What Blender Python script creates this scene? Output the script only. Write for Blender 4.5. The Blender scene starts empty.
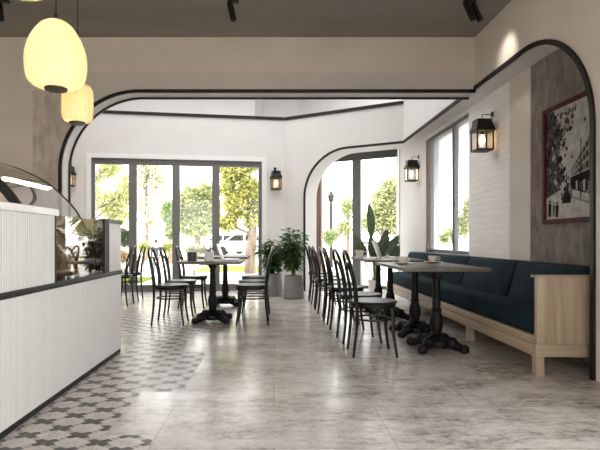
import bpy, bmesh, math, random
from mathutils import Vector, Matrix
random.seed(7)
PI = math.pi
F = 500.0
SC = bpy.context.scene
COL = SC.collection

# ------------------------------------------------------------------ measuring helpers
def X(px, s): return (px - 274.0) / s
def Zp(py, s): return 1.0 + (240.0 - py) / s
def Y(s): return F / s

# ------------------------------------------------------------------ materials
def new_mat(name):
    m = bpy.data.materials.new(name); m.use_nodes = True
    nt = m.node_tree
    return m, nt, nt.nodes.get('Principled BSDF'), nt.nodes.get('Material Output')

def mat(name, col, rough=0.6, nscale=8.0, namt=0.12, bump=0.0, metal=0.0, bscale=None, stretch=(1, 1, 1), spec=0.5, detail=5.0):
    m, nt, p, out = new_mat(name)
    p.inputs['Roughness'].default_value = rough
    p.inputs['Metallic'].default_value = metal
    p.inputs['Specular IOR Level'].default_value = spec
    tc = nt.nodes.new('ShaderNodeTexCoord')
    mp = nt.nodes.new('ShaderNodeMapping'); mp.inputs['Scale'].default_value = stretch
    nt.links.new(tc.outputs['Object'], mp.inputs['Vector'])
    n = nt.nodes.new('ShaderNodeTexNoise'); n.inputs['Scale'].default_value = nscale; n.inputs['Detail'].default_value = detail
    nt.links.new(mp.outputs['Vector'], n.inputs['Vector'])
    r = nt.nodes.new('ShaderNodeValToRGB')
    r.color_ramp.elements[0].position = 0.3; r.color_ramp.elements[1].position = 0.7
    a = [max(0, c * (1 - namt)) for c in col]; b = [min(1, c * (1 + namt)) for c in col]
    r.color_ramp.elements[0].color = (*a, 1); r.color_ramp.elements[1].color = (*b, 1)
    nt.links.new(n.outputs['Fac'], r.inputs['Fac'])
    nt.links.new(r.outputs['Color'], p.inputs['Base Color'])
    if bump > 0:
        n2 = nt.nodes.new('ShaderNodeTexNoise'); n2.inputs['Scale'].default_value = bscale or nscale * 3; n2.inputs['Detail'].default_value = 6
        nt.links.new(mp.outputs['Vector'], n2.inputs['Vector'])
        bm_ = nt.nodes.new('ShaderNodeBump'); bm_.inputs['Strength'].default_value = bump; bm_.inputs['Distance'].default_value = 0.02
        nt.links.new(n2.outputs['Fac'], bm_.inputs['Height']); nt.links.new(bm_.outputs['Normal'], p.inputs['Normal'])
    return m

def emit_mat(name, col, strength, base=(0.8, 0.8, 0.8)):
    m, nt, p, out = new_mat(name)
    p.inputs['Base Color'].default_value = (*base, 1)
    p.inputs['Emission Color'].default_value = (*col, 1)
    p.inputs['Emission Strength'].default_value = strength
    n = nt.nodes.new('ShaderNodeTexNoise'); n.inputs['Scale'].default_value = 30
    mr = nt.nodes.new('ShaderNodeMapRange'); mr.inputs['To Min'].default_value = 0.35; mr.inputs['To Max'].default_value = 0.5
    nt.links.new(n.outputs['Fac'], mr.inputs['Value']); nt.links.new(mr.outputs['Result'], p.inputs['Roughness'])
    return m

def glass_mat(name, tint=(1, 1, 1), refl=0.06, rough=0.0):
    m, nt, p, out = new_mat(name)
    nt.nodes.remove(p)
    t = nt.nodes.new('ShaderNodeBsdfTransparent'); t.inputs['Color'].default_value = (*tint, 1)
    g = nt.nodes.new('ShaderNodeBsdfGlossy'); g.inputs['Roughness'].default_value = rough
    lw = nt.nodes.new('ShaderNodeLayerWeight'); lw.inputs['Blend'].default_value = .5
    pw = nt.nodes.new('ShaderNodeMath'); pw.operation = 'POWER'; pw.inputs[1].default_value = 5
    nt.links.new(lw.outputs['Facing'], pw.inputs[0])
    ad = nt.nodes.new('ShaderNodeMath'); ad.operation = 'MULTIPLY_ADD'; ad.use_clamp = True
    ad.inputs[1].default_value = .9 - refl; ad.inputs[2].default_value = refl
    nt.links.new(pw.outputs[0], ad.inputs[0])
    mx = nt.nodes.new('ShaderNodeMixShader')
    nt.links.new(ad.outputs[0], mx.inputs['Fac']); nt.links.new(t.outputs[0], mx.inputs[1]); nt.links.new(g.outputs[0], mx.inputs[2])
    nt.links.new(mx.outputs[0], out.inputs['Surface'])
    return m

def leaf_mat(name, c1, c2, trans=0.35, rough=0.5):
    m, nt, p, out = new_mat(name)
    p.inputs['Roughness'].default_value = rough
    g = nt.nodes.new('ShaderNodeTexCoord')
    n = nt.nodes.new('ShaderNodeTexNoise'); n.inputs['Scale'].default_value = 3.5; n.inputs['Detail'].default_value = 3
    nt.links.new(g.outputs['Object'], n.inputs['Vector'])
    r = nt.nodes.new('ShaderNodeValToRGB'); r.color_ramp.elements[0].position = .35; r.color_ramp.elements[1].position = .65
    r.color_ramp.elements[0].color = (*c1, 1); r.color_ramp.elements[1].color = (*c2, 1)
    nt.links.new(n.outputs['Fac'], r.inputs['Fac']); nt.links.new(r.outputs['Color'], p.inputs['Base Color'])
    tr = nt.nodes.new('ShaderNodeBsdfTranslucent'); nt.links.new(r.outputs['Color'], tr.inputs['Color'])
    mx = nt.nodes.new('ShaderNodeMixShader'); mx.inputs['Fac'].default_value = trans
    nt.links.new(p.outputs[0], mx.inputs[1]); nt.links.new(tr.outputs[0], mx.inputs[2]); nt.links.new(mx.outputs[0], out.inputs['Surface'])
    return m

def wood_mat(name, c1, c2, axis='Z', rough=0.45):
    m, nt, p, out = new_mat(name)
    p.inputs['Roughness'].default_value = rough
    tc = nt.nodes.new('ShaderNodeTexCoord'); mp = nt.nodes.new('ShaderNodeMapping')
    sc = {'X': (0.7, 14, 14), 'Y': (14, 0.7, 14), 'Z': (14, 14, 0.7)}[axis]
    mp.inputs['Scale'].default_value = sc
    nt.links.new(tc.outputs['Object'], mp.inputs['Vector'])
    n = nt.nodes.new('ShaderNodeTexNoise'); n.inputs['Scale'].default_value = 1.6; n.inputs['Detail'].default_value = 7; n.inputs['Distortion'].default_value = .6
    nt.links.new(mp.outputs['Vector'], n.inputs['Vector'])
    r = nt.nodes.new('ShaderNodeValToRGB'); r.color_ramp.elements[0].position = .32; r.color_ramp.elements[1].position = .68
    r.color_ramp.elements[0].color = (*c1, 1); r.color_ramp.elements[1].color = (*c2, 1)
    nt.links.new(n.outputs['Fac'], r.inputs['Fac']); nt.links.new(r.outputs['Color'], p.inputs['Base Color'])
    b = nt.nodes.new('ShaderNodeBump'); b.inputs['Strength'].default_value = .08
    nt.links.new(n.outputs['Fac'], b.inputs['Height']); nt.links.new(b.outputs['Normal'], p.inputs['Normal'])
    return m

def N(nt, op, a, b=None, c=None, clamp=False):
    n = nt.nodes.new('ShaderNodeMath'); n.operation = op; n.use_clamp = clamp
    for i, v in enumerate((a, b, c)):
        if v is None: continue
        if isinstance(v, (int, float)): n.inputs[i].default_value = v
        else: nt.links.new(v, n.inputs[i])
    return n.outputs[0]

def concrete_floor():
    m, nt, p, out = new_mat('mottled_concrete_tile')
    tc = nt.nodes.new('ShaderNodeTexCoord')
    mp = nt.nodes.new('ShaderNodeMapping'); mp.inputs['Scale'].default_value = (1.0, 1.9, 1)
    nt.links.new(tc.outputs['Object'], mp.inputs['Vector'])
    n1 = nt.nodes.new('ShaderNodeTexNoise'); n1.inputs['Scale'].default_value = 2.0; n1.inputs['Detail'].default_value = 9; n1.inputs['Roughness'].default_value = .68
    n2 = nt.nodes.new('ShaderNodeTexNoise'); n2.inputs['Scale'].default_value = 13.0; n2.inputs['Detail'].default_value = 12; n2.inputs['Roughness'].default_value = .82
    for n in (n1, n2): nt.links.new(mp.outputs['Vector'], n.inputs['Vector'])
    s = N(nt, 'ADD', N(nt, 'MULTIPLY', n1.outputs['Fac'], .45), N(nt, 'MULTIPLY', n2.outputs['Fac'], .55))
    r = nt.nodes.new('ShaderNodeValToRGB'); e = r.color_ramp.elements
    e[0].position = .40; e[0].color = (.17, .142, .122, 1); e[1].position = .585; e[1].color = (.76, .72, .68, 1)
    k = e.new(.455); k.color = (.42, .375, .34, 1); k = e.new(.51); k.color = (.60, .56, .525, 1)
    nt.links.new(s, r.inputs['Fac'])
    br = nt.nodes.new('ShaderNodeTexBrick'); br.inputs['Scale'].default_value = 1.0
    br.inputs['Brick Width'].default_value = 1.2; br.inputs['Row Height'].default_value = .6; br.inputs['Mortar Size'].default_value = .003
    br.inputs['Color1'].default_value = (1, 1, 1, 1); br.inputs['Color2'].default_value = (.88, .87, .86, 1); br.inputs['Mortar'].default_value = (.55, .53, .5, 1)
    nt.links.new(tc.outputs['Object'], br.inputs['Vector'])
    mul = nt.nodes.new('ShaderNodeMixRGB'); mul.blend_type = 'MULTIPLY'; mul.inputs['Fac'].default_value = .9
    nt.links.new(r.outputs['Color'], mul.inputs['Color1']); nt.links.new(br.outputs['Color'], mul.inputs['Color2'])
    nt.links.new(mul.outputs['Color'], p.inputs['Base Color'])
    mr = nt.nodes.new('ShaderNodeMapRange'); mr.inputs['From Min'].default_value = .35; mr.inputs['From Max'].default_value = .65
    mr.inputs['To Min'].default_value = .30; mr.inputs['To Max'].default_value = .13
    nt.links.new(s, mr.inputs['Value']); nt.links.new(mr.outputs['Result'], p.inputs['Roughness'])
    b = nt.nodes.new('ShaderNodeBump'); b.inputs['Strength'].default_value = .05; b.inputs['Distance'].default_value = .01
    nt.links.new(s, b.inputs['Height']); nt.links.new(b.outputs['Normal'], p.inputs['Normal'])
    return m

def pattern_floor():
    m, nt, p, out = new_mat('encaustic_pattern_tile')
    tc = nt.nodes.new('ShaderNodeTexCoord'); sx = nt.nodes.new('ShaderNodeSeparateXYZ')
    nt.links.new(tc.outputs['Object'], sx.inputs[0])
    u = N(nt, 'DIVIDE', N(nt, 'ADD', sx.outputs['X'], 1.13), .265)
    v = N(nt, 'DIVIDE', N(nt, 'SUBTRACT', sx.outputs['Y'], 2.468), .1905)
    a0 = N(nt, 'ADD', u, v); b0 = N(nt, 'SUBTRACT', u, v)
    def cen(t): return N(nt, 'SUBTRACT', N(nt, 'FRACT', N(nt, 'ADD', t, .5)), .5)
    a = cen(a0); b = cen(b0)
    a2 = N(nt, 'MULTIPLY', a, a); b2 = N(nt, 'MULTIPLY', b, b)
    r2 = N(nt, 'ADD', N(nt, 'ADD', a2, b2), 1e-5); r = N(nt, 'SQRT', r2)
    c4 = N(nt, 'SUBTRACT', 1.0, N(nt, 'DIVIDE', N(nt, 'MULTIPLY', N(nt, 'MULTIPLY', a2, b2), 8.0), N(nt, 'MULTIPLY', r2, r2)))
    th = N(nt, 'ADD', .33, N(nt, 'MULTIPLY', c4, .12))
    core = N(nt, 'LESS_THAN', r, th)
    # little rings and dots half-way between the crosses
    def near(t1, t2, rad):
        q1 = cen(N(nt, 'ADD', t1, .5)); q2 = t2
        d = N(nt, 'SQRT', N(nt, 'ADD', N(nt, 'MULTIPLY', q1, q1), N(nt, 'MULTIPLY', q2, q2)))
        return d
    d1 = near(a0, b, 0); d2 = near(b0, a, 0)
    dm = N(nt, 'MINIMUM', d1, d2)
    ring = N(nt, 'MULTIPLY', N(nt, 'LESS_THAN', dm, .10), N(nt, 'GREATER_THAN', dm, .065))
    core2 = N(nt, 'MULTIPLY', core, N(nt, 'GREATER_THAN', dm, .14))
    dot = N(nt, 'LESS_THAN', dm, .035)
    dark = N(nt, 'ADD', N(nt, 'ADD', core2, N(nt, 'MULTIPLY', ring, .55)), dot, clamp=True)
    # thin motif in the pale cloud
    h = N(nt, 'ABSOLUTE', N(nt, 'SUBTRACT', r, .60))
    vein = N(nt, 'MULTIPLY', N(nt, 'LESS_THAN', h, .012), .45)
    dark = N(nt, 'MAXIMUM', dark, vein)
    n = nt.nodes.new('ShaderNodeTexNoise'); n.inputs['Scale'].default_value = 9; n.inputs['Detail'].default_value = 7
    nt.links.new(tc.outputs['Object'], n.inputs['Vector'])
    wear = N(nt, 'MULTIPLY', dark, N(nt, 'ADD', .72, N(nt, 'MULTIPLY', n.outputs['Fac'], .5)), clamp=True)
    mx = nt.nodes.new('ShaderNodeMixRGB'); mx.inputs['Color2'].default_value = (.030, .024, .021, 1)
    r1 = nt.nodes.new('ShaderNodeValToRGB'); r1.color_ramp.elements[0].position = .3; r1.color_ramp.elements[1].position = .7
    r1.color_ramp.elements[0].color = (.50, .45, .415, 1); r1.color_ramp.elements[1].color = (.64, .58, .54, 1)
    nt.links.new(n.outputs['Fac'], r1.inputs['Fac']); nt.links.new(r1.outputs['Color'], mx.inputs['Color1'])
    nt.links.new(wear, mx.inputs['Fac'])
    # grout
    gu = N(nt, 'ABSOLUTE', cen(N(nt, 'ADD', u, 0.02)))
    gl = N(nt, 'LESS_THAN', gu, .008)
    mg = nt.nodes.new('ShaderNodeMixRGB'); mg.inputs['Color2'].default_value = (.30, .27, .25, 1)
    nt.links.new(N(nt, 'MULTIPLY', gl, .7), mg.inputs['Fac']); nt.links.new(mx.outputs['Color'], mg.inputs['Color1'])
    nt.links.new(mg.outputs['Color'], p.inputs['Base Color'])
    p.inputs['Roughness'].default_value = .30; p.inputs['Specular IOR Level'].default_value = .35
    return m

def brick_mat(name):
    m, nt, p, out = new_mat(name)
    tc = nt.nodes.new('ShaderNodeTexCoord'); sx = nt.nodes.new('ShaderNodeSeparateXYZ'); cx = nt.nodes.new('ShaderNodeCombineXYZ')
    nt.links.new(tc.outputs['Object'], sx.inputs[0]); nt.links.new(sx.outputs['Y'], cx.inputs['X']); nt.links.new(sx.outputs['Z'], cx.inputs['Y'])
    br = nt.nodes.new('ShaderNodeTexBrick'); br.inputs['Scale'].default_value = 1.0
    br.inputs['Brick Width'].default_value = .23; br.inputs['Row Height'].default_value = .075; br.inputs['Mortar Size'].default_value = .006; br.inputs['Mortar Smooth'].default_value = .3
    br.inputs['Color1'].default_value = (.80, .775, .75, 1); br.inputs['Color2'].default_value = (.76, .735, .71, 1); br.inputs['Mortar'].default_value = (.70, .67, .645, 1)
    nt.links.new(cx.outputs[0], br.inputs['Vector']); nt.links.new(br.outputs['Color'], p.inputs['Base Color'])
    b = nt.nodes.new('ShaderNodeBump'); b.inputs['Strength'].default_value = .35; b.inputs['Distance'].default_value = .006; b.invert = True
    nt.links.new(br.outputs['Fac'], b.inputs['Height']); nt.links.new(b.outputs['Normal'], p.inputs['Normal'])
    p.inputs['Roughness'].default_value = .7
    return m

def birch_mat(name):
    m, nt, p, out = new_mat(name)
    tc = nt.nodes.new('ShaderNodeTexCoord'); mp = nt.nodes.new('ShaderNodeMapping'); mp.inputs['Scale'].default_value = (2.0, 2.0, 5.5)
    nt.links.new(tc.outputs['Object'], mp.inputs['Vector'])
    n = nt.nodes.new('ShaderNodeTexNoise'); n.inputs['Scale'].default_value = 1.5; n.inputs['Detail'].default_value = 4
    nt.links.new(mp.outputs['Vector'], n.inputs['Vector'])
    r = nt.nodes.new('ShaderNodeValToRGB'); r.color_ramp.elements[0].position = .47; r.color_ramp.elements[1].position = .53
    r.color_ramp.elements[0].color = (.02, .018, .016, 1); r.color_ramp.elements[1].color = (.22, .205, .185, 1)
    nt.links.new(n.outputs['Fac'], r.inputs['Fac']); nt.links.new(r.outputs['Color'], p.inputs['Base Color'])
    return m

M = {}
M['floor'] = concrete_floor(); M['tile'] = pattern_floor()
M['white_wall'] = mat('white_plaster', (.70, .685, .67), .75, 3, .02, .03, bscale=60)
M['taupe'] = mat('taupe_plaster', (.60, .53, .455), .8, 2.2, .06, .05, bscale=40)
M['taupe_low'] = mat('grey_taupe', (.52, .475, .42), .8, 2.2, .06, .05, bscale=40)
M['right_wall'] = mat('warm_plaster', (.72, .665, .60), .8, 2.2, .05, .05, bscale=40)
M['pilaster'] = mat('beige_pilaster_plaster', (.58, .53, .475), .8, 2.2, .05, .05, bscale=40)
M['rough'] = mat('rough_trowelled_plaster', (.46, .40, .34), .9, 12, .22, 1.0, bscale=26, stretch=(1, 1, .45))
M['rough_dark'] = mat('rough_dark_plaster', (.19, .165, .142), .9, 14, .35, .8, bscale=40, stretch=(1, 1, .5))
M['ceiling'] = mat('brown_grey_concrete_ceiling', (.27, .238, .21), .85, 1.6, .12, .08, bscale=20, stretch=(.5, 1.4, 1))
M['ceil_white'] = mat('white_ceiling_paint', (.8, .79, .78), .8, 3, .02)
M['brick'] = brick_mat('white_painted_brick')
M['black'] = mat('black_steel', (.010, .009, .008), .5, 12, .2, spec=.3)
M['iron'] = mat('black_cast_iron', (.007, .0065, .0065), .5, 20, .3, .12, bscale=45, spec=.25)
M['chair'] = mat('black_lacquer', (.009, .0078, .0072), .32, 20, .2, spec=.35)
M['seat'] = mat('worn_black_seat', (.020, .017, .015), .38, 14, .25, spec=.35)
M['frame'] = mat('grey_aluminium', (.145, .142, .137), .45, 20, .06)
M['brownframe'] = wood_mat('brown_timber', (.10, .055, .035), (.17, .095, .06))
M['glass'] = glass_mat('window_glass', (.985, .99, .985), .022)
M['caseglass'] = glass_mat('curved_case_glass', (.82, .79, .76), .13)
M['mirrorglass'] = glass_mat('dark_front_glass', (.86, .82, .78), .09)
M['lampglass'] = glass_mat('lantern_glass', (.97, .96, .94), .02)
M['flute'] = mat('white_counter_panel', (.74, .73, .715), .5, 6, .02)
M['marble'] = mat('white_marble', (.82, .81, .80), .25, 5, .06)
M['strip'] = mat('dark_bronze_strip', (.016, .014, .013), .5, 15, .1, spec=.25)
M['oak'] = wood_mat('pale_oak', (.33, .245, .165), (.47, .37, .265), 'Z')
M['oak_y'] = wood_mat('pale_oak_along', (.33, .245, .165), (.47, .37, .265), 'Y')
M['oak_x'] = wood_mat('pale_oak_across', (.33, .245, .165), (.47, .37, .265), 'X')
M['teal'] = mat('dark_teal_velvet', (.007, .020, .029), .85, 5, .4, .12, bscale=60, spec=.15)
M['table'] = wood_mat('dark_brown_table_wood', (.085, .066, .052), (.17, .138, .11), 'Y', .45)
M['edge'] = mat('grey_table_edge', (.10, .088, .075), .4, 10, .15)
M['shade'] = None
M['brass'] = mat('aged_brass', (.45, .33, .12), .3, 10, .1, metal=1.0)
M['bronze'] = mat('dark_bronze', (.05, .038, .03), .4, 10, .1, metal=.6)
M['chrome'] = mat('brushed_chrome', (.7, .7, .7), .18, 10, .05, metal=1.0)
M['bulb'] = emit_mat('warm_bulb', (1, .60, .20), 4.5)
M['led'] = emit_mat('warm_led_strip', (1, .82, .55), .6)
M['ceramic'] = mat('white_ceramic', (.78, .76, .73), .25, 10, .02)
M['latte'] = mat('beige_ceramic', (.55, .47, .39), .3, 10, .04)
M['charcoal'] = mat('charcoal_stoneware', (.07, .072, .075), .5, 12, .1)
M['laptop'] = mat('silver_laptop', (.62, .62, .62), .35, 10, .02, metal=.3)
M['screen'] = mat('dark_screen', (.02, .02, .022), .15, 10, .1)
M['pot'] = mat('grey_concrete_pot', (.26, .25, .245), .8, 7, .1, .1)
M['soil'] = mat('dark_soil', (.04, .028, .02), .95, 30, .3, .3)
M['leaf'] = leaf_mat('ficus_leaf', (.035, .085, .022), (.11, .20, .055), .3, .4)
M['leaf_big'] = leaf_mat('broad_leaf', (.030, .055, .026), (.075, .115, .06), .2, .4)
M['leaf_red'] = leaf_mat('russet_leaf', (.12, .06, .03), (.16, .13, .05), .3)
M['leaf_dusk'] = leaf_mat('dusky_leaf', (.05, .045, .05), (.10, .09, .08), .3)
M['stem'] = mat('brown_bark', (.13, .09, .06), .85, 14, .3, .4, stretch=(1, 1, .3))
M['greenstem'] = mat('green_stem', (.11, .15, .06), .6, 14, .2)
M['bark'] = mat('grey_brown_bark', (.17, .125, .09), .9, 9, .35, .5, stretch=(1, 1, .25))
M['birch'] = birch_mat('birch_bark')
M['t_birch'] = leaf_mat('birch_foliage', (.48, .51, .22), (.64, .63, .35), .5)
M['t_green'] = leaf_mat('green_foliage', (.20, .29, .11), (.38, .45, .2), .4)
M['t_yellow'] = leaf_mat('yellow_green_foliage', (.40, .43, .13), (.64, .61, .25), .5)
M['t_olive'] = leaf_mat('olive_foliage', (.30, .34, .16), (.52, .54, .29), .45)
M['t_pale'] = leaf_mat('pale_foliage', (.42, .44, .30), (.58, .56, .42), .4)
M['t_dark'] = leaf_mat('dark_hedge_leaves', (.05, .075, .03), (.11, .14, .06), .3)
M['t_rust'] = leaf_mat('rusty_foliage', (.32, .22, .10), (.50, .36, .2), .4)
M['grass'] = leaf_mat('lawn_grass', (.26, .34, .06), (.42, .48, .13), .4)
M['paving'] = mat('pale_paving', (.52, .50, .47), .8, 3, .08)
M['blind'] = mat('grey_blind_slat', (.13, .125, .12), .5, 10, .05)
M['redframe'] = mat('dark_red_wood', (.07, .012, .008), .6, 10, .25, spec=.12)
M['casebrown'] = mat('beige_display_lining', (.30, .24, .19), .5, 6, .1)
M['dark_in'] = mat('dark_cabinet_lining', (.03, .026, .024), .5, 6, .1)

def shade_material():
    m, nt, p, out = new_mat('ribbed_cream_glass')
    nt.nodes.remove(p)
    d = nt.nodes.new('ShaderNodeBsdfDiffuse'); t = nt.nodes.new('ShaderNodeBsdfTranslucent')
    n = nt.nodes.new('ShaderNodeTexNoise'); n.inputs['Scale'].default_value = 6
    r = nt.nodes.new('ShaderNodeValToRGB'); r.color_ramp.elements[0].color = (.94, .90, .64, 1); r.color_ramp.elements[1].color = (.97, .94, .72, 1)
    nt.links.new(n.outputs['Fac'], r.inputs['Fac'])
    nt.links.new(r.outputs['Color'], d.inputs['Color']); nt.links.new(r.outputs['Color'], t.inputs['Color'])
    g = nt.nodes.new('ShaderNodeBsdfGlossy'); g.inputs['Roughness'].default_value = .25
    mx = nt.nodes.new('ShaderNodeMixShader'); mx.inputs['Fac'].default_value = .6
    nt.links.new(d.outputs[0], mx.inputs[1]); nt.links.new(t.outputs[0], mx.inputs[2])
    m2 = nt.nodes.new('ShaderNodeMixShader'); m2.inputs['Fac'].default_value = .04
    nt.links.new(mx.outputs[0], m2.inputs[1]); nt.links.new(g.outputs[0], m2.inputs[2])
    nt.links.new(m2.outputs[0], out.inputs['Surface'])
    return m
M['shade'] = shade_material()
def opal_material():  # diffusing pane for the added, unseen skylight
    m, nt, p, out = new_mat('added_skylight_opal')
    nt.nodes.remove(p)
    t = nt.nodes.new('ShaderNodeBsdfTranslucent'); n = nt.nodes.new('ShaderNodeTexNoise'); n.inputs['Scale'].default_value = 4
    r = nt.nodes.new('ShaderNodeValToRGB'); r.color_ramp.elements[0].color = (.28, .28, .278, 1); r.color_ramp.elements[1].color = (.32, .32, .318, 1)
    nt.links.new(n.outputs['Fac'], r.inputs['Fac']); nt.links.new(r.outputs['Color'], t.inputs['Color']); nt.links.new(t.outputs[0], out.inputs['Surface'])
    return m
M['opal'] = opal_material()

# ------------------------------------------------------------------ mesh helpers
def new(): return bmesh.new()

def obj(name, bm, m, parent=None, sharp=35, smooth=True):
    me = bpy.data.meshes.new(name)
    bmesh.ops.recalc_face_normals(bm, faces=bm.faces)
    bm.to_mesh(me); bm.free()
    for mm in (m if isinstance(m, (list, tuple)) else [m]): me.materials.append(mm)
    if smooth and len(me.polygons):
        me.polygons.foreach_set('use_smooth', [True] * len(me.polygons))
        me.set_sharp_from_angle(angle=math.radians(sharp))
    o = bpy.data.objects.new(name, me); COL.objects.link(o)
    if parent: o.parent = parent
    return o

def raw(name, verts, faces, m, parent=None, midx=None):
    me = bpy.data.meshes.new(name); me.from_pydata(verts, [], faces)
    for mm in (m if isinstance(m, (list, tuple)) else [m]): me.materials.append(mm)
    if midx: me.polygons.foreach_set('material_index', midx)
    me.update()
    o = bpy.data.objects.new(name, me); COL.objects.link(o)
    if parent: o.parent = parent
    return o

def thing(name, label, cat, loc=(0, 0, 0), rz=0.0, group=None):
    o = bpy.data.objects.new(name, None); COL.objects.link(o)
    o.empty_display_size = .1
    o.location = loc; o.rotation_euler = (0, 0, rz)
    return tag(o, label, cat, group)

def tag(o, label, cat, group=None, kind=None):
    o['label'] = label; o['category'] = cat
    if group: o['group'] = group
    if kind: o['kind'] = kind
    return o

def struct(o):
    o['kind'] = 'structure'; return o

def kids(o): return [c for c in bpy.data.objects if c.parent == o]

def dup(root, loc, rz, label, group=None):
    r = root.copy(); COL.objects.link(r); r.location = loc; r.rotation_euler = (0, 0, rz); r['label'] = label
    if group: r['group'] = group
    for ch in kids(root):
        c = ch.copy(); COL.objects.link(c); c.parent = r
        for g in kids(ch):
            d = g.copy(); COL.objects.link(d); d.parent = c
    return r

def box(bm, x0, x1, y0, y1, z0, z1, bev=0.0, seg=2, mi=0):
    b2 = bmesh.new() if bev > 0 else bm
    vs = [b2.verts.new(p) for p in ((x0, y0, z0), (x1, y0, z0), (x1, y1, z0), (x0, y1, z0), (x0, y0, z1), (x1, y0, z1), (x1, y1, z1), (x0, y1, z1))]
    for f in ((0, 3, 2, 1), (4, 5, 6, 7), (0, 1, 5, 4), (1, 2, 6, 5), (2, 3, 7, 6), (3, 0, 4, 7)):
        ff = b2.faces.new([vs[i] for i in f]); ff.material_index = mi
    if bev > 0:
        bmesh.ops.bevel(b2, geom=list(b2.edges), offset=bev, segments=seg, profile=.5, affect='EDGES')
        merge(bm, b2)

def merge(bm, b2, mtx=None):
    if mtx is not None: bmesh.ops.transform(b2, matrix=mtx, verts=b2.verts)
    mp = {v: bm.verts.new(v.co) for v in b2.verts}
    for f in b2.faces:
        try:
            g = bm.faces.new([mp[v] for v in f.verts]); g.material_index = f.material_index
        except ValueError: pass
    b2.free()

def lathe(bm, prof, c=(0, 0, 0), n=24, caps=True, ribs=0, amp=0.0):
    rings = []
    for r, z in prof:
        ring = []
        for k in range(n):
            a = 2 * PI * k / n
            rr = r * (1 + (amp * math.cos(ribs * a) if ribs else 0))
            ring.append(bm.verts.new((c[0] + rr * math.cos(a), c[1] + rr * math.sin(a), c[2] + z)))
        rings.append(ring)
    for i in range(len(rings) - 1):
        for k in range(n):
            bm.faces.new((rings[i][k], rings[i][(k + 1) % n], rings[i + 1][(k + 1) % n], rings[i + 1][k]))
    if caps:
        bm.faces.new(rings[0][::-1]); bm.faces.new(rings[-1])

def tube(bm, pts, r, n=8, closed=False):
    pts = [Vector(p) for p in pts]
    m = len(pts)
    rs = r if isinstance(r, (list, tuple)) else [r] * m
    T = []
    for i in range(m):
        if closed: t = pts[(i + 1) % m] - pts[i - 1]
        else: t = pts[min(i + 1, m - 1)] - pts[max(i - 1, 0)]
        T.append(t.normalized())
    up = Vector((0, 0, 1)) if abs(T[0].z) < .9 else Vector((1, 0, 0))
    u = (up - T[0] * up.dot(T[0])).normalized()
    rings = []
    for i in range(m):
        if i > 0:
            u = (u - T[i] * u.dot(T[i]))
            u = u.normalized() if u.length > 1e-6 else Vector((1, 0, 0))
        w = T[i].cross(u)
        rings.append([bm.verts.new(pts[i] + (u * math.cos(2 * PI * k / n) + w * math.sin(2 * PI * k / n)) * rs[i]) for k in range(n)])
    for i in range(m if closed else m - 1):
        A, B = rings[i], rings[(i + 1) % m]
        for k in range(n): bm.faces.new((A[k], A[(k + 1) % n], B[(k + 1) % n], B[k]))
    if not closed:
        bm.faces.new(rings[0][::-1]); bm.faces.new(rings[-1])

def smooth_path(pts, sub=5, closed=False):
    P = [Vector(p) for p in pts]; out = []; m = len(P)
    rng = range(m if closed else m - 1)
    for i in rng:
        p0 = P[i - 1] if (i > 0 or closed) else P[0] * 2 - P[1]
        p1 = P[i]; p2 = P[(i + 1) % m]
        p3 = P[(i + 2) % m] if (i + 2 < m or closed) else P[-1] * 2 - P[-2]
        for k in range(sub):
            t = k / sub
            out.append(.5 * ((2 * p1) + (p2 - p0) * t + (2 * p0 - 5 * p1 + 4 * p2 - p3) * t * t + (3 * p1 - p0 - 3 * p2 + p3) * t ** 3))
    if not closed: out.append(P[-1])
    return out

def extrude_poly(bm, outline, fn, d0, d1, mi=0):
    """outline: list of (a,b); fn(a,b,d) -> 3D point; a solid slab between depths d0 and d1."""
    A = [bm.verts.new(fn(a, b, d0)) for a, b in outline]
    B = [bm.verts.new(fn(a, b, d1)) for a, b in outline]
    fs = [bm.faces.new(A), bm.faces.new(B[::-1])]
    n = len(A)
    for i in range(n):
        bm.faces.new((A[i], B[i], B[(i + 1) % n], A[(i + 1) % n]))
    for f in fs: f.normal_update()
    bmesh.ops.triangulate(bm, faces=fs, ngon_method='EAR_CLIP')
    for f in bm.faces: f.material_index = mi

def band(bm, path, fn, w, d0, d1, side=1):
    """strip of width w beside a path of (a,b), solid between depths d0 and d1"""
    m = len(path); rings = []
    for i in range(m):
        p = Vector(path[i]); q0 = Vector(path[max(0, i - 1)]); q1 = Vector(path[min(m - 1, i + 1)])
        t = (q1 - q0).normalized(); nrm = Vector((-t.y, t.x)) * side
        if 0 < i < m - 1:
            t0 = (p - q0).normalized(); n0 = Vector((-t0.y, t0.x)) * side
            c = max(.3, nrm.dot(n0)); nrm = nrm / c
        q = p + nrm * w
        rings.append([bm.verts.new(fn(p.x, p.y, d0)), bm.verts.new(fn(q.x, q.y, d0)), bm.verts.new(fn(q.x, q.y, d1)), bm.verts.new(fn(p.x, p.y, d1))])
    for i in range(m - 1):
        for k in range(4):
            bm.faces.new((rings[i][k], rings[i][(k + 1) % 4], rings[i + 1][(k + 1) % 4], rings[i + 1][k]))
    bm.faces.new(rings[0]); bm.faces.new(rings[-1][::-1])

def arc(cx, cy, r, a0, a1, n=20):
    return [(cx + r * math.cos(math.radians(a0 + (a1 - a0) * i / n)), cy + r * math.sin(math.radians(a0 + (a1 - a0) * i / n))) for i in range(n + 1)]

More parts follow.
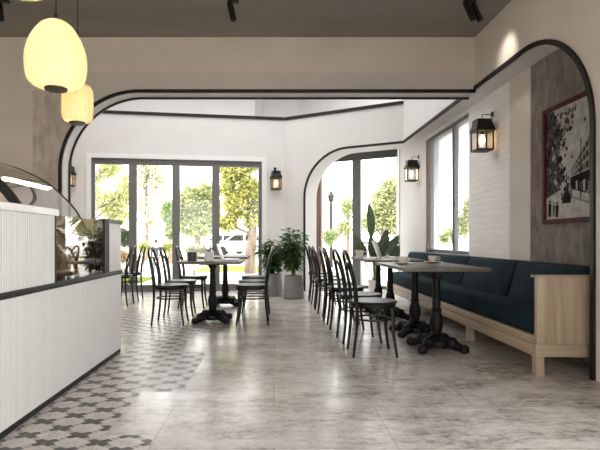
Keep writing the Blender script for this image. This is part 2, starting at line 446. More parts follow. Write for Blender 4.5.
# ------------------------------------------------------------------ the plan of the place
XR = 2.29                     # face of the right wall
XA = 2.53                     # wall of the bench niche
YARCH = Y(87.8); YARCH2 = Y(85.0)
ZC = 3.31                     # ceiling of the front room
ZL = 2.71                     # lintel of the openings
RA = .88                      # radius of the arches
YJ = Y(139.0)                 # near jamb of the right-hand opening
PD = Vector((XR, Y(56.6)))    # corner of right wall and angled wall
PC = Vector((X(285, 49.8), Y(49.8)))   # corner of the two rear walls
s_l = 52.7
PL = Vector((X(103, s_l), Y(s_l)))
dirL = (PL - PC).normalized()           # along the door wall, to the left
nL = Vector((-dirL.y, dirL.x))
if nL.y < 0: nL = -nL                   # outward
dirR = (PD - PC).normalized()           # along the angled wall, to the right
nR = Vector((-dirR.y, dirR.x))
if nR.y < 0: nR = -nR
ZT = 3.43                     # picture line of the rear room
ZTOP = 4.3
def on_line(px, P, d):
    k = (px - 274.0) / F
    t = (k * P.y - P.x) / (d.x - k * d.y)
    return t
def fL(t, z, d): p = PC + dirL * t + nL * d; return (p.x, p.y, z)
def fR(t, z, d): p = PC + dirR * t + nR * d; return (p.x, p.y, z)

# ---- floor
rects = [(-1.36, -.605, 0.5, 2.564), (-1.36, -.87, 2.564, 3.30), (-1.36, -.605, 3.30, 4.48), (-1.36, -.87, 4.48, 5.25), (-2.4, -.605, 5.25, 5.85), (-3.0, -1.13, 5.85, 7.0)]
xs = sorted(set([-4.6, 3.1] + [r[0] for r in rects] + [r[1] for r in rects])); ys = sorted(set([-3.2, 9.0] + [r[2] for r in rects] + [r[3] for r in rects]))
bm = new(); grid = {}
for i, x in enumerate(xs):
    for j, y in enumerate(ys): grid[i, j] = bm.verts.new((x, y, 0))
for i in range(len(xs) - 1):
    for j in range(len(ys) - 1):
        f = bm.faces.new((grid[i, j], grid[i + 1, j], grid[i + 1, j + 1], grid[i, j + 1]))
        cx, cy = (xs[i] + xs[i + 1]) / 2, (ys[j] + ys[j + 1]) / 2
        f.material_index = 1 if any(r[0] < cx < r[1] and r[2] < cy < r[3] for r in rects) else 0
ex = [(-4.6, 9.0), (3.1, 9.0), (3.1, 9.9), fR(0.3, 0, 1.2)[:2], fL(0, 0, .18)[:2], fL(4.95, 0, .18)[:2]]
f = bm.faces.new([bm.verts.new((p[0], p[1], 0)) for p in ex])
f.normal_update(); bmesh.ops.triangulate(bm, faces=[f], ngon_method='EAR_CLIP')
struct(obj('floor', bm, [M['floor'], M['tile']], smooth=False))

# ---- front arch wall (two rooms meet here)
XL = X(62, 87.8); ZB = 2.675
fA = lambda a, b, d: (a, d, b)
archpath = [(XL, 0.0)] + arc(XL + RA, ZB - RA, RA, 180, 90, 24) + [(XR, ZB)]
outline = [(-4.6, 0.0)] + archpath + [(XR, ZTOP), (-4.6, ZTOP)]
bm = new(); extrude_poly(bm, outline, fA, YARCH, YARCH2)
for f in bm.faces:
    n = f.normal; c = f.calc_center_median()
bm.normal_update()
for f in bm.faces:
    c = f.calc_center_median(); inside = abs(f.normal.y) < .5
    f.material_index = 1 if (inside or c.y > YARCH2 - .005) else 0
w = struct(obj('wall_arch', bm, [M['taupe'], M['white_wall']]))
# lower band in a greyer colour and the roughly trowelled field at the left, both thin layers on the wall
Z2 = Zp(73, 87.8)
bm = new()
up = [(X(85, 87.8), Z2), (XR, Z2), (XR, ZB)] + [q for q in reversed(arc(XL + RA, ZB - RA, RA, 180, 90, 24)) if q[0] >= X(85, 87.8) - .001]
extrude_poly(bm, up + [(X(85, 87.8), up[-1][1])], fA, YARCH - .006, YARCH)
obj('greyer_band', bm, M['taupe_low'], w)
bm = new()
lo = [(X(33, 87.8), 0.0), (XL, 0.0), (XL, ZB - RA)] + [q for q in arc(XL + RA, ZB - RA, RA, 180, 90, 24) if q[0] < X(85, 87.8)] + [(X(64, 87.8), Z2 - .18), (X(33, 87.8), Z2 - .2)]
extrude_poly(bm, lo, fA, YARCH - .008, YARCH)
obj('rough_plaster', bm, M['rough'], w)
bm = new(); band(bm, archpath, fA, .036, YARCH - .022, YARCH + .01, 1); t = struct(obj('trim_1', bm, M['black']))
bm = new(); band(bm, archpath, fA, .02, YARCH2 - .012, YARCH2 + .012, -1); t = struct(obj('trim_2', bm, M['black']))

# ---- right wall with its long opening
fW = lambda a, b, d: (d, a, b)
RH = .98
rpath = [(YJ, 0.0)] + [(YJ + RH * (1 - math.cos(k * PI / 56)), ZL - RA + RA * math.sin(k * PI / 56)) for k in range(29)] + [(PD.y, ZL)]
VW = (-2.4, 2.3, .35, 2.75)     # unseen window opening added beside the viewer to light the counter
bm = new(); extrude_poly(bm, [(VW[1], 0.0)] + rpath + [(PD.y, ZTOP), (VW[1], ZTOP)], fW, XR, XA)
box(bm, XR, XA, -3.2, VW[0], 0, ZTOP); box(bm, XR, XA, VW[0], VW[1], 0, VW[2]); box(bm, XR, XA, VW[0], VW[1], VW[3], ZTOP)
bm.normal_update()
for f in bm.faces:
    c = f.calc_center_median()
    f.material_index = 1 if (abs(f.normal.x) < .1 and c.y > YJ - .01 and c.z < ZL + .001 and c.z > .01) else 0
w = struct(obj('wall_right', bm, [M['right_wall'], M['white_wall']]))
bm = new(); box(bm, XR - .004, XR, YARCH2, PD.y, ZL, ZTOP); obj('white_paint', bm, M['white_wall'], w)
bm = new(); band(bm, rpath, fW, .04, XR - .02, XR + .012, 1); struct(obj('trim_3', bm, M['black']))
win = bpy.data.objects.new('window_added_side', None); COL.objects.link(win); struct(win)  # frame and glass of the added side window
bm = new()
for a in (VW[0], VW[0] + 1.55, VW[1] - 1.6, VW[1] - .06): box(bm, XR + .08, XR + .16, a, a + .06, VW[2], VW[3])
box(bm, XR + .08, XR + .16, VW[0] + .06, VW[1] - .06, VW[2], VW[2] + .06); box(bm, XR + .08, XR + .16, VW[0] + .06, VW[1] - .06, VW[3] - .06, VW[3])
obj('window_frame', bm, M['frame'], win)
bm = new(); box(bm, XR + .118, XR + .122, VW[0] + .06, VW[1] - .06, VW[2] + .06, VW[3] - .06); obj('pane', bm, M['glass'], win)

# ---- wall of the bench niche with its window
WY0, WY1, WZ0, WZ1 = Y(77.0), Y(60.0), .80, 2.66
AY = Y(49.8)
bm = new()
box(bm, XA, XA + .22, Y(101.6), WY0, 0, 3.0)
obj_w = struct(obj('wall_niche', bm, M['brick']))
bm = new(); box(bm, XA, XA + .22, WY0, WY1, 0, WZ0); box(bm, XA, XA + .22, WY0, WY1, WZ1, 3.0); box(bm, XA, XA + .22, WY1, AY + .3, 0, 3.0)
struct(obj('wall_window', bm, M['white_wall']))
bm = new(); box(bm, XA, XA + .22, YJ - .3, Y(101.6), 0, 3.0); struct(obj('wall_picture', bm, M['rough_dark']))
bm = new(); box(bm, XA - .012, XA + .01, Y(101.6), Y(93.6), 0, ZL); struct(obj('trim_4', bm, M['pilaster']))
# window in the niche
win = bpy.data.objects.new('window_1', None); COL.objects.link(win); struct(win)
def rect_frame(bm, y0, y1, z0, z1, wd, x0, x1):
    box(bm, x0, x1, y0, y0 + wd, z0, z1); box(bm, x0, x1, y1 - wd, y1, z0, z1)
    box(bm, x0, x1, y0 + wd, y1 - wd, z0, z0 + wd); box(bm, x0, x1, y0 + wd, y1 - wd, z1 - wd, z1)
bm = new(); rect_frame(bm, WY0, WY1, WZ0, WZ1, .05, XA + .06, XA + .12)
ym = Y(69.3); box(bm, XA + .06, XA + .12, ym - .045, ym + .045, WZ0 + .05, WZ1 - .05)
obj('window_frame', bm, M['frame'], win)
bm = new(); box(bm, XA + .088, XA + .092, WY0 + .05, ym - .045, WZ0 + .05, WZ1 - .05); obj('pane', bm, M['glass'], win)
bm = new(); box(bm, XA + .088, XA + .092, ym + .045, WY1 - .05, WZ0 + .05, WZ1 - .05); obj('pane', bm, M['glass'], win)
bm = new(); box(bm, XA + .005, XA + .05, WY1 - .055, WY1 - .005, WZ0, WZ1 - .01); obj('side_liner', bm, M['brownframe'], win)
bm = new(); box(bm, XA - .10, XA + .06, WY0 - .03, WY1 + .08, WZ0 - .025, WZ0, .004); obj('window_sill', bm, M['frame'], win)
bm = new()
box(bm, XA + .01, XA + .05, WY0 + .01, WY1 - .06, WZ1 - .05, WZ1 - .005)
z = WZ1 - .07
while z > WZ0 + .12:
    b2 = bmesh.new(); box(b2, -.020, .020, WY0 + .015, WY1 - .062, -.001, .001)
    merge(bm, b2, Matrix.Translation((XA + .034, 0, z)) @ Matrix.Rotation(math.radians(-2), 4, 'Y'))
    z -= .029
obj('venetian_blind', bm, M['blind'], win, smooth=False)

# ---- angled rear wall with its arch
LR = (PD - PC).length
tj = on_line(305.5, PC, dirR)
apath = [(tj, 0.0)] + arc(tj + RA, ZL - RA, RA, 180, 90, 24) + [(LR, ZL)]
bm = new(); extrude_poly(bm, [(0.0, 0.0)] + apath + [(LR, ZT), (0.0, ZT)], fR, 0.0, .5)
struct(obj('wall_angled', bm, M['white_wall']))
bm = new(); band(bm, apath, fR, .04, -.018, .01, 1); struct(obj('trim_5', bm, M['black']))
# window beyond the arch
OFF = (Vector((XA, AY)) - PD).dot(nR)
tr = (Vector((XA, AY)) - PC).dot(dirR)
def t_off(px):
    P = PC + nR * OFF; return on_line(px, P, dirR)
win = bpy.data.objects.new('window_2', None); COL.objects.link(win); struct(win)
tl, tm0, tm1 = t_off(312), t_off(353), t_off(361)
bm = new()
extrude_poly(bm, [(tr - .012, 0), (tr, 0), (tr, 2.95), (tr - .012, 2.95)], fR, OFF + .0, OFF + .05)
b2 = bmesh.new(); extrude_poly(b2, [(tm0, .06), (tm1, .06), (tm1, 2.88), (tm0, 2.88)], fR, OFF - .04, OFF + .06); merge(bm, b2)
b2 = bmesh.new(); extrude_poly(b2, [(tl, 0), (tr - .012, 0), (tr - .012, .06), (tl, .06)], fR, OFF - .03, OFF + .05); merge(bm, b2)
b2 = bmesh.new(); extrude_poly(b2, [(tl, 2.88), (tr - .012, 2.88), (tr - .012, 2.95), (tl, 2.95)], fR, OFF - .03, OFF + .05); merge(bm, b2)
b2 = bmesh.new(); extrude_poly(b2, [(tm1, .92), (tr - .012, .92), (tr - .012, .96), (tm1, .96)], fR, OFF - .02, OFF + .04); merge(bm, b2)
obj('window_frame', bm, M['frame'], win)
bm = new(); extrude_poly(bm, [(tl, .06), (t_off(322), .06), (t_off(322), 2.88), (tl, 2.88)], fR, OFF - .05, OFF + .05); obj('side_post', bm, M['brownframe'], win)
bm = new(); extrude_poly(bm, [(t_off(322), .06), (tm0, .06), (tm0, 2.88), (t_off(322), 2.88)], fR, OFF + .008, OFF + .012); obj('pane', bm, M['glass'], win)
bm = new(); extrude_poly(bm, [(tm1, .06), (tr - .012, .06), (tr - .012, 2.88), (tm1, 2.88)], fR, OFF + .008, OFF + .012); obj('pane', bm, M['glass'], win)
bm = new()
for k in range(10):
    z = 2.66 + k * .028
    b2 = bmesh.new(); extrude_poly(b2, [(tl + .05, z), (tr - .03, z), (tr - .03, z + .012), (tl + .05, z + .012)], fR, OFF - .12, OFF - .06); merge(bm, b2)
b2 = bmesh.new(); extrude_poly(b2, [(tl + .05, 2.672), (tr - .03, 2.672), (tr - .03, 2.94), (tl + .05, 2.94)], fR, OFF - .095, OFF - .09); merge(bm, b2)
obj('raised_blind', bm, M['blind'], win, smooth=False)
# masonry closing the corner bay
bm = new()
extrude_poly(bm, [(-.3, 0), (tl, 0), (tl, 3.0), (-.3, 3.0)], fR, OFF - .05, OFF + .1)
b2 = bmesh.new(); extrude_poly(b2, [(tl - .3, 2.95), (tr + .2, 2.95), (tr + .2, 3.05), (tl - .3, 3.05)], fR, .45, OFF + .1); merge(bm, b2)
b2 = bmesh.new(); extrude_poly(b2, [(LR - .6, 2.951), (LR + .25, 2.951), (LR + .25, 3.05), (LR - .6, 3.05)], fR, -.3, .5)
b2.free()
struct(obj('wall_bay', bm, M['white_wall']))
bm = new()
vs = [bm.verts.new((p[0], p[1], ZL + .001)) for p in (fR(LR - .02, 0, 0)[:2], (XA + .1, PD.y - .1), (XA + .1, AY), fR(LR - .02, 0, OFF - .15)[:2])]
f = bm.faces.new(vs); r = bmesh.ops.extrude_face_region(bm, geom=[f]); bmesh.ops.translate(bm, vec=(0, 0, .1), verts=[v for v in r['geom'] if isinstance(v, bmesh.types.BMVert)])
struct(obj('ceiling_bay', bm, M['white_wall'], smooth=False))

# ---- door wall
t0, t1 = on_line(262, PC, dirL), on_line(91, PC, dirL)
DZ = 2.56
LL = (Vector((-4.6, 0)) - Vector((PC.x, 0))).length / abs(dirL.x)
bm = new(); extrude_poly(bm, [(0, 0), (t0, 0), (t0, DZ), (t1, DZ), (t1, 0), (LL, 0), (LL, ZT), (0, ZT)], fL, 0, .2)
struct(obj('wall_doors', bm, M['white_wall']))
bm = new(); cw = .09
extrude_poly(bm, [(t0, 0), (t0, DZ), (t1, DZ), (t1, 0), (t1 + cw, 0), (t1 + cw, DZ + cw), (t0 - cw, DZ + cw), (t0 - cw, 0)], fL, -.02, .02)
struct(obj('trim_6', bm, M['ceil_white']))
door = bpy.data.objects.new('door_1', None); COL.objects.link(door); struct(door)
def slab(bm, a0, a1, z0, z1, d0, d1, fn=fL):
    b2 = bmesh.new(); extrude_poly(b2, [(a0, z0), (a1, z0), (a1, z1), (a0, z1)], fn, d0, d1); merge(bm, b2)
bm = new(); slab(bm, t0, t0 + .035, 0, DZ, .03, .11); slab(bm, t1 - .035, t1, 0, DZ, .03, .11); slab(bm, t0 + .035, t1 - .035, DZ - .045, DZ, .03, .11); slab(bm, t0 + .035, t1 - .035, 0, .025, .03, .11)
obj('door_frame', bm, M['frame'], door)
cuts = [t0 + .035] + [on_line(p, PC, dirL) for p in (216, 176, 132.5)] + [t1 - .035]
for i in range(4):
    a0, a1 = cuts[i] + .0006, cuts[i + 1] - .0006
    bm = new(); sw = .075
    slab(bm, a0, a0 + (sw if i else .03), .03, DZ - .05, .04, .10); slab(bm, a1 - (sw if i < 3 else .03), a1, .03, DZ - .05, .04, .10)
    b0, b1 = a0 + (sw if i else .03), a1 - (sw if i < 3 else .03)
    slab(bm, b0, b1, .03, .13, .04, .10); slab(bm, b0, b1, DZ - .11, DZ - .05, .04, .10)
    leaf = obj('door_leaf', bm, M['frame'], door)
    bm = new(); slab(bm, b0, b1, .13, DZ - .11, .068, .072); obj('pane', bm, M['glass'], leaf)
# picture line and the set-back upper walls
bm = new()
slab(bm, 0.012, LL, ZT - .028, ZT + .028, -.03, .01); slab(bm, 0.012, LR, ZT - .028, ZT + .028, -.03, .01, fR)
struct(obj('trim_7', bm, M['black']))
up = [(40, 47.5), (255, 46.3), (262, 44.2), (298, 44.2), (425, 54.5)]
pts = [(-4.6, Y(47.5) - .1)] + [(X(a, s), Y(s)) for a, s in up]
bm = new()
for i in range(len(pts) - 1):
    (ax, ay), (bx, by) = pts[i], pts[i + 1]
    f = [bm.verts.new(v) for v in ((ax, ay, ZT - .02), (bx, by, ZT - .02), (bx, by, ZTOP), (ax, ay, ZTOP))]
    g = [bm.verts.new(v) for v in ((ax, ay + .15, ZT - .02), (bx, by + .15, ZT - .02), (bx, by + .15, ZTOP), (ax, ay + .15, ZTOP))]
    bm.faces.new(f)
    bm.faces.new(g[::-1])
    for k in range(4): bm.faces.new((f[k], g[k], g[(k + 1) % 4], f[(k + 1) % 4]))
struct(obj('wall_upper', bm, M['ceil_white'], smooth=False))
bm = new()
led = [fL(LL, 0, 0)[:2], fL(0, 0, 0)[:2], (PD.x, PD.y), (XA, PD.y + .6), (XA, 12.2), (-4.6, 12.2)]
f = bm.faces.new([bm.verts.new((p[0], p[1], ZT - .01)) for p in led]); f.normal_update(); bmesh.ops.triangulate(bm, faces=[f], ngon_method='EAR_CLIP')
struct(obj('ceiling_ledge', bm, M['white_wall'], smooth=False))

# ---- ceilings, the other walls
bm = new(); box(bm, -4.6, XA, -3.2, YARCH, ZC, ZC + .15); struct(obj('ceiling', bm, M['ceiling']))
bm = new(); sx0, sx1, sy0, sy1 = -3.6, 1.6, 6.2, 9.9
box(bm, -4.6, sx0, YARCH, 12.2, ZTOP, ZTOP + .15); box(bm, sx1, XA, YARCH, 12.2, ZTOP, ZTOP + .15)
box(bm, sx0, sx1, YARCH, sy0, ZTOP, ZTOP + .15); box(bm, sx0, sx1, sy1, 12.2, ZTOP, ZTOP + .15)
struct(obj('ceiling_rear', bm, M['ceil_white']))
bm = new(); f = bm.faces.new([bm.verts.new(v) for v in ((sx0, sy0, ZTOP + .02), (sx1, sy0, ZTOP + .02), (sx1, sy1, ZTOP + .02), (sx0, sy1, ZTOP + .02))]); struct(obj('window_added_roof', bm, M['opal']))  # skylight added out of view to brighten the rear room
bm = new(); box(bm, -4.8, -4.6, -3.2, 12.2, 0, ZTOP + .15); struct(obj('wall_left', bm, M['taupe']))
# wall behind the viewer, with an unseen window added to let in daylight
bm = new()
box(bm, -4.6, -3.0, -3.4, -3.2, 0, ZC); box(bm, 1.5, XA, -3.4, -3.2, 0, ZC); box(bm, -3.0, 1.5, -3.4, -3.2, 0, .3); box(bm, -3.0, 1.5, -3.4, -3.2, 2.9, ZC)
struct(obj('wall_front', bm, M['taupe']))
win = bpy.data.objects.new('window_added_rear', None); COL.objects.link(win); struct(win)  # added daylight source for the front room, out of view
bm = new()
for a in (-3.0, -1.52, -.04, 1.44): box(bm, a, a + .06, -3.34, -3.26, .3, 2.9)
box(bm, -2.94, 1.44, -3.34, -3.26, .3, .36); box(bm, -2.94, 1.44, -3.34, -3.26, 2.84, 2.9)
obj('window_frame', bm, M['frame'], win)
bm = new(); box(bm, -2.94, 1.44, -3.302, -3.298, .36, 2.84); obj('pane', bm, M['glass'], win)

# ------------------------------------------------------------------ service counter
XF = -1.365
cnt = thing('service_counter', 'long white fluted service counter with dark strip and glass display front', 'counter', (XF, 0, 0))
YE = Y(112.0); YN = Y(160.0); YG = Y(124.5); Y0 = .9
def flutes(bm, y0, y1, z0, z1, pitch=.024, dep=.006, thick=.05, flat_after=None):
    ys_ = []; y = y0; k = 0
    while y < y1 - 1e-6:
        ys_ += [(y, 0.0), (min(y1, y + pitch * .78), 0.0), (min(y1, y + pitch * .80), -dep), (min(y1, y + pitch * .98), -dep)]
        y += pitch
    ys_.append((y1, 0.0))
    vv = [(bm.verts.new((x, y, z0)), bm.verts.new((x, y, z1))) for y, x in ys_]
    for i in range(len(vv) - 1):
        if (vv[i + 1][0].co - vv[i][0].co).length > 1e-7:
            bm.faces.new((vv[i][0], vv[i + 1][0], vv[i + 1][1], vv[i][1]))
    box(bm, -thick, -dep - .002, y0, y1, z0, z1)
bm = new(); flutes(bm, Y0, YE, .038, .70); box(bm, -.75, -.05, Y0, YE, .038, .70); obj('lower_panel', bm, M['flute'], cnt, smooth=False)
bm = new(); box(bm, -.70, -.004, Y0, YE - .004, 0, .038); obj('toe_kick', bm, M['strip'], cnt)
bm = new(); box(bm, -.75, .012, Y0, YE + .006, .70, .735, .003); obj('dark_strip', bm, M['strip'], cnt)
bm = new(); flutes(bm, Y0, YN - .012, .735, 1.15); obj('upper_panel', bm, M['flute'], cnt, smooth=False)
bm = new(); box(bm, -.06, .004, YN - .012, YN + .006, .735, 1.15); obj('edge_strip', bm, M['black'], cnt)
bm = new(); box(bm, -.22, .018, Y0, YN + .012, 1.15, 1.192, .004); obj('countertop', bm, M['marble'], cnt)
bm = new(); box(bm, -.008, -.002, YN + .006, YG, .735, 1.155); obj('glass_front', bm, M['mirrorglass'], cnt)
bm = new(); box(bm, -.05, .006, YG, YG + .11, .735, 1.17); obj('dark_post', bm, M['strip'], cnt)
bm = new(); box(bm, -.42, 0.0, YG + .11, YE, .735, 1.14, .004); obj('end_panel', bm, M['flute'], cnt)
bm = new(); box(bm, -.44, .012, YG + .09, YE + .008, 1.14, 1.172, .003); obj('end_cap', bm, M['pot'], cnt)
bm = new(); box(bm, -.75, -.70, Y0, YE, .735, 1.0); obj('back_panel', bm, M['casebrown'], cnt)

# curved pastry case rising behind the counter front
case = cnt; C0 = Vector((XF, 0, -.735))
YF_ = Y(124.0)
far = [(-1.425, .745), (-1.435, .83), (-1.46, .96), (-1.52, 1.10), (-1.60, 1.24), (-1.71, 1.36), (-1.83, 1.46), (-2.0, 1.55), (-2.2, 1.615), (-2.4, 1.64)]
far = [(p.x, p.y) for p in smooth_path([(a, b, 0) for a, b in far], 3)] if False else far
fp = smooth_path([(a, 0, b) for a, b in far], 4)
YN_ = Y(182.0)
bm = new(); rows = []
for k in range(7):
    f_ = k / 6; y = YN_ + (YF_ - YN_) * f_; sh = .175 * (1 - f_)
    rows.append([bm.verts.new((p.x + min(sh, -1.39 - p.x + 0) if p.x + sh > -1.39 else p.x + sh, y, p.z - .735)) for p in fp])
for i in range(6):
    for j in range(len(fp) - 1): bm.faces.new((rows[i][j], rows[i + 1][j], rows[i + 1][j + 1], rows[i][j + 1]))
case = obj('curved_glass', bm, M['caseglass'], cnt); case.location = (-XF, 0, .735)
bm = new(); tube(bm, [(p.x, YF_, p.z - .735) for p in fp], .007, 6); obj('rim', bm, M['bronze'], case)
bm = new()
f = bm.faces.new([bm.verts.new((p.x, YF_ - .02, p.z - .735)) for p in fp] + [bm.verts.new((-2.4, YF_ - .02, .012))]); f.normal_update(); bmesh.ops.triangulate(bm, faces=[f], ngon_method='EAR_CLIP')
obj('end_glass', bm, M['caseglass'], case)
# black near frame
npth = [(min(-1.392, p.x + .175), YN_, p.z - .735) for p in fp]
bm = new()
for i in range(len(npth) - 1):
    a, b = Vector(npth[i]), Vector(npth[i + 1]); t_ = (b - a).normalized(); q = Vector((-t_.z, 0, t_.x)) * -.045
    if q.x > 0: q = -q
    P = [a, b, b + q, a + q]
    f1 = [bm.verts.new(v) for v in P]; f2 = [bm.verts.new(v + Vector((0, .03, 0))) for v in P]
    bm.faces.new(f1); bm.faces.new(f2[::-1])
    for k in range(4): bm.faces.new((f1[k], f2[k], f2[(k + 1) % 4], f1[(k + 1) % 4]))
obj('near_frame', bm, M['black'], case)
bm = new(); tube(bm, [(-1.82, YN_ + .05, 1.44 - .735), (-1.82, YF_ - .03, 1.44 - .735)], .005, 8); obj('chrome_rail', bm, M['chrome'], case)
bm = new(); box(bm, -2.05, -1.60, YN_ + .04, YF_ - .04, 1.02 - .735, 1.03 - .735); obj('shelf', bm, M['caseglass'], case)
bm = new(); box(bm, -2.06, -1.50, YN_ + .04, YF_ - .04, .008, .03); obj('base_tray', bm, M['casebrown'], case)
bm = new(); box(bm, -2.42, -2.40, YN_, YF_, .012, 1.60 - .735); obj('rear_panel', bm, M['casebrown'], case)
bm = new(); box(bm, -2.40, -1.47, YF_ + .012, YF_ + .03, .01, .43); obj('end_lining', bm, M['casebrown'], case)
# broad brown curved support at the far end, a dark bar across and an angled bracket
bm = new(); rws = []
for p in fp:
    if p.z < 1.17: rws.append((p.x - .012, p.z - .735))
for i in range(len(rws) - 1):
    (ax, az), (bx, bz) = rws[i], rws[i + 1]; wq = .085
    P = [(ax, az), (bx, bz), (bx - wq, bz + .01), (ax - wq, az + .01)]
    f1 = [bm.verts.new((q[0], YF_ - .10, q[1])) for q in P]; f2 = [bm.verts.new((q[0], YF_ - .07, q[1])) for q in P]
    bm.faces.new(f1); bm.faces.new(f2[::-1])
    for k in range(4): bm.faces.new((f1[k], f2[k], f2[(k + 1) % 4], f1[(k + 1) % 4]))
bmesh.ops.remove_doubles(bm, verts=bm.verts, dist=.0005)
obj('curved_support', bm, M['bronze'], case)
bm = new(); tube(bm, [(-1.56, YF_ - .12, .255), (-1.40, YF_ - .12, .262)], .017, 4); obj('cross_bar', bm, M['black'], case)
bm = new(); tube(bm, [(-1.60, YF_ - .14, .42), (-1.70, YF_ - .14, .35), (-1.56, YF_ - .14, .22)], .02, 4); obj('angled_bracket', bm, M['bronze'], case)
bm = new(); box(bm, -2.36, -2.34, YN_ + .06, YF_ - .06, 1.55 - .735, 1.56 - .735); obj('light_strip', bm, M['led'], case)
l = bpy.data.lights.new('case_glow', 'AREA'); l.shape = 'RECTANGLE'; l.size = .9; l.size_y = .06; l.energy = 12; l.color = (1, .86, .66)
lo = bpy.data.objects.new('case_glow', l); COL.objects.link(lo); lo.parent = case; lo.location = (-2.28, (YN_ + YF_) / 2, 1.52 - .735); lo.rotation_euler = (0, math.radians(-25), PI / 2)
lo.rotation_euler = (Vector((.5, 0, -1))).to_track_quat('-Z', 'Y').to_euler()

# ------------------------------------------------------------------ bench
BX = 1.92; BY0 = Y(136.0); BY1 = Y(58.5)
bn = thing('wall_bench', 'long dark teal upholstered bench in pale oak along the niche wall', 'bench', (0, 0, 0))
bm = new(); box(bm, BX + .012, XA - .03, BY0, BY0 + .035, .235, .725, .003); obj('end_panel', bm, M['oak'], bn)
bm = new(); box(bm, BX - .012, XA - .03, BY0 - .014, BY0 + .045, .725, .742, .003); obj('end_cap', bm, M['oak_x'], bn)
bm = new(); box(bm, BX, XA - .03, BY0 - .012, BY0 + .045, .14, .235, .003); obj('end_rail', bm, M['oak_x'], bn)
bm = new(); box(bm, BX, BX + .03, BY0 + .045, BY1, .14, .225, .003); box(bm, BX + .004, BX + .03, BY0 + .045, BY1, .229, .29, .003); obj('front_rail', bm, M['oak_y'], bn)
for y in (BY0 - .008, Y(101), Y(84), Y(72), BY1 - .08):
    bm = new(); box(bm, BX + .004, BX + .066, y, y + .062, 0, .14, .003); obj('leg', bm, M['oak'], bn)
bm = new(); box(bm, BX + .55, BX + .60, BY0, BY0 + .05, 0, .14); obj('leg', bm, M['oak'], bn)
bm = new(); box(bm, BX + .05, XA - .02, BY0 + .04, BY1, .15, .29); obj('seat_base', bm, M['oak_y'], bn)
bm = new(); box(bm, BX + .012, XA - .15, BY0 + .04, BY1, .29, .46, .035, 4); obj('seat_cushion', bm, M['teal'], bn)
ycs = [BY0 + .04, Y(105.5), Y(84.5), Y(70.5), BY1]
for i in range(4):
    y0, y1 = ycs[i] + .004, ycs[i + 1] - .004
    bm = new(); b2 = bmesh.new(); box(b2, -.10, .06, y0, y1, 0, .37, .035, 4)
    for v in b2.verts: v.co.x += .11 * (v.co.z / .37)
    merge(bm, b2, Matrix.Translation((XA - .24, 0, .43)))
    obj('back_cushion', bm, M['teal'], bn)
bm = new(); box(bm, XA - .07, XA - .02, BY0 + .001, BY1, .725, .785, .015, 3); obj('back_roll', bm, M['teal'], bn)

# ------------------------------------------------------------------ tables
def pedestal(parent, x, y):
    bm = new()
    prof = [(.115, .03), (.125, .05), (.12, .085), (.085, .10), (.06, .115), (.05, .13), (.058, .145), (.046, .155), (.048, .175), (.058, .215), (.061, .25), (.053, .30), (.038, .345), (.046, .355), (.046, .37), (.035, .38), (.038, .40), (.035, .52), (.033, .65), (.05, .665), (.055, .695)]
    lathe(bm, prof, (x, y, 0), 18)
    col_ = obj('pedestal', bm, M['iron'], parent)
    for k in range(4):
        a = PI / 4 + k * PI / 2
        c, s = math.cos(a), math.sin(a)
        bm = new()
        pth = smooth_path([(x + c * r, y + s * r, z) for r, z in ((.05, .085), (.11, .085), (.16, .065), (.20, .05), (.24, .042), (.27, .036))], 4)
        n = len(pth); tube(bm, pth, [.055 - .022 * min(1, i / (n * .8)) for i in range(n)], 9)
        lathe(bm, [(.016, 0), (.036, .008), (.045, .034), (.036, .064), (.014, .076)], (x + c * .262, y + s * .262, 0), 12)
        lathe(bm, [(.03, .03), (.05, .05), (.052, .09), (.034, .12), (.012, .13)], (x + c * .15, y + s * .15, 0), 12)
        obj('foot', bm, M['iron'], col_)
    bm = new(); box(bm, x - .16, x + .16, y - .05, y + .05, .695, .722); box(bm, x - .05, x + .05, y - .16, y + .16, .695, .722)
    obj('mounting_plate', bm, M['iron'], parent)

def table(name_label, x0, x1, y0, y1, peds):
    cx, cy = (x0 + x1) / 2, (y0 + y1) / 2
    t = thing('cafe_table', name_label, 'table', (cx, cy, 0), 0, 'cafe tables')
    bm = new(); box(bm, x0 - cx, x1 - cx, y0 - cy, y1 - cy, .735, .750, .002); obj('tabletop', bm, M['table'], t)
    bm = new(); box(bm, x0 - cx + .001, x1 - cx - .001, y0 - cy + .001, y1 - cy - .001, .722, .735); obj('edge_band', bm, M['edge'], t)
    for px_, py_ in peds: pedestal(t, px_ - cx, py_ - cy)
    return t
table('long dark wood table nearest the camera in front of the bench, holding two coffee cups', 1.15, 1.91, Y(114), Y(88), [(1.49, Y(109)), (1.49, Y(94.5))])
table('long dark wood table further along the bench, holding a white laptop and a mug plant', 1.15, 1.91, Y(81), Y(67), [(1.49, Y(78)), (1.49, Y(70))])
table('small square dark table near the glass doors with a laptop and flower pot on it', X(176, 87), X(241, 87), Y(87.5), Y(76), [((X(176, 87) + X(241, 87)) / 2, Y(81.5))])
table('small square dark table behind the laptop table, closest to the glass doors', -1.12, -.38, Y(68.5), Y(61.5), [(-.75, Y(65))])

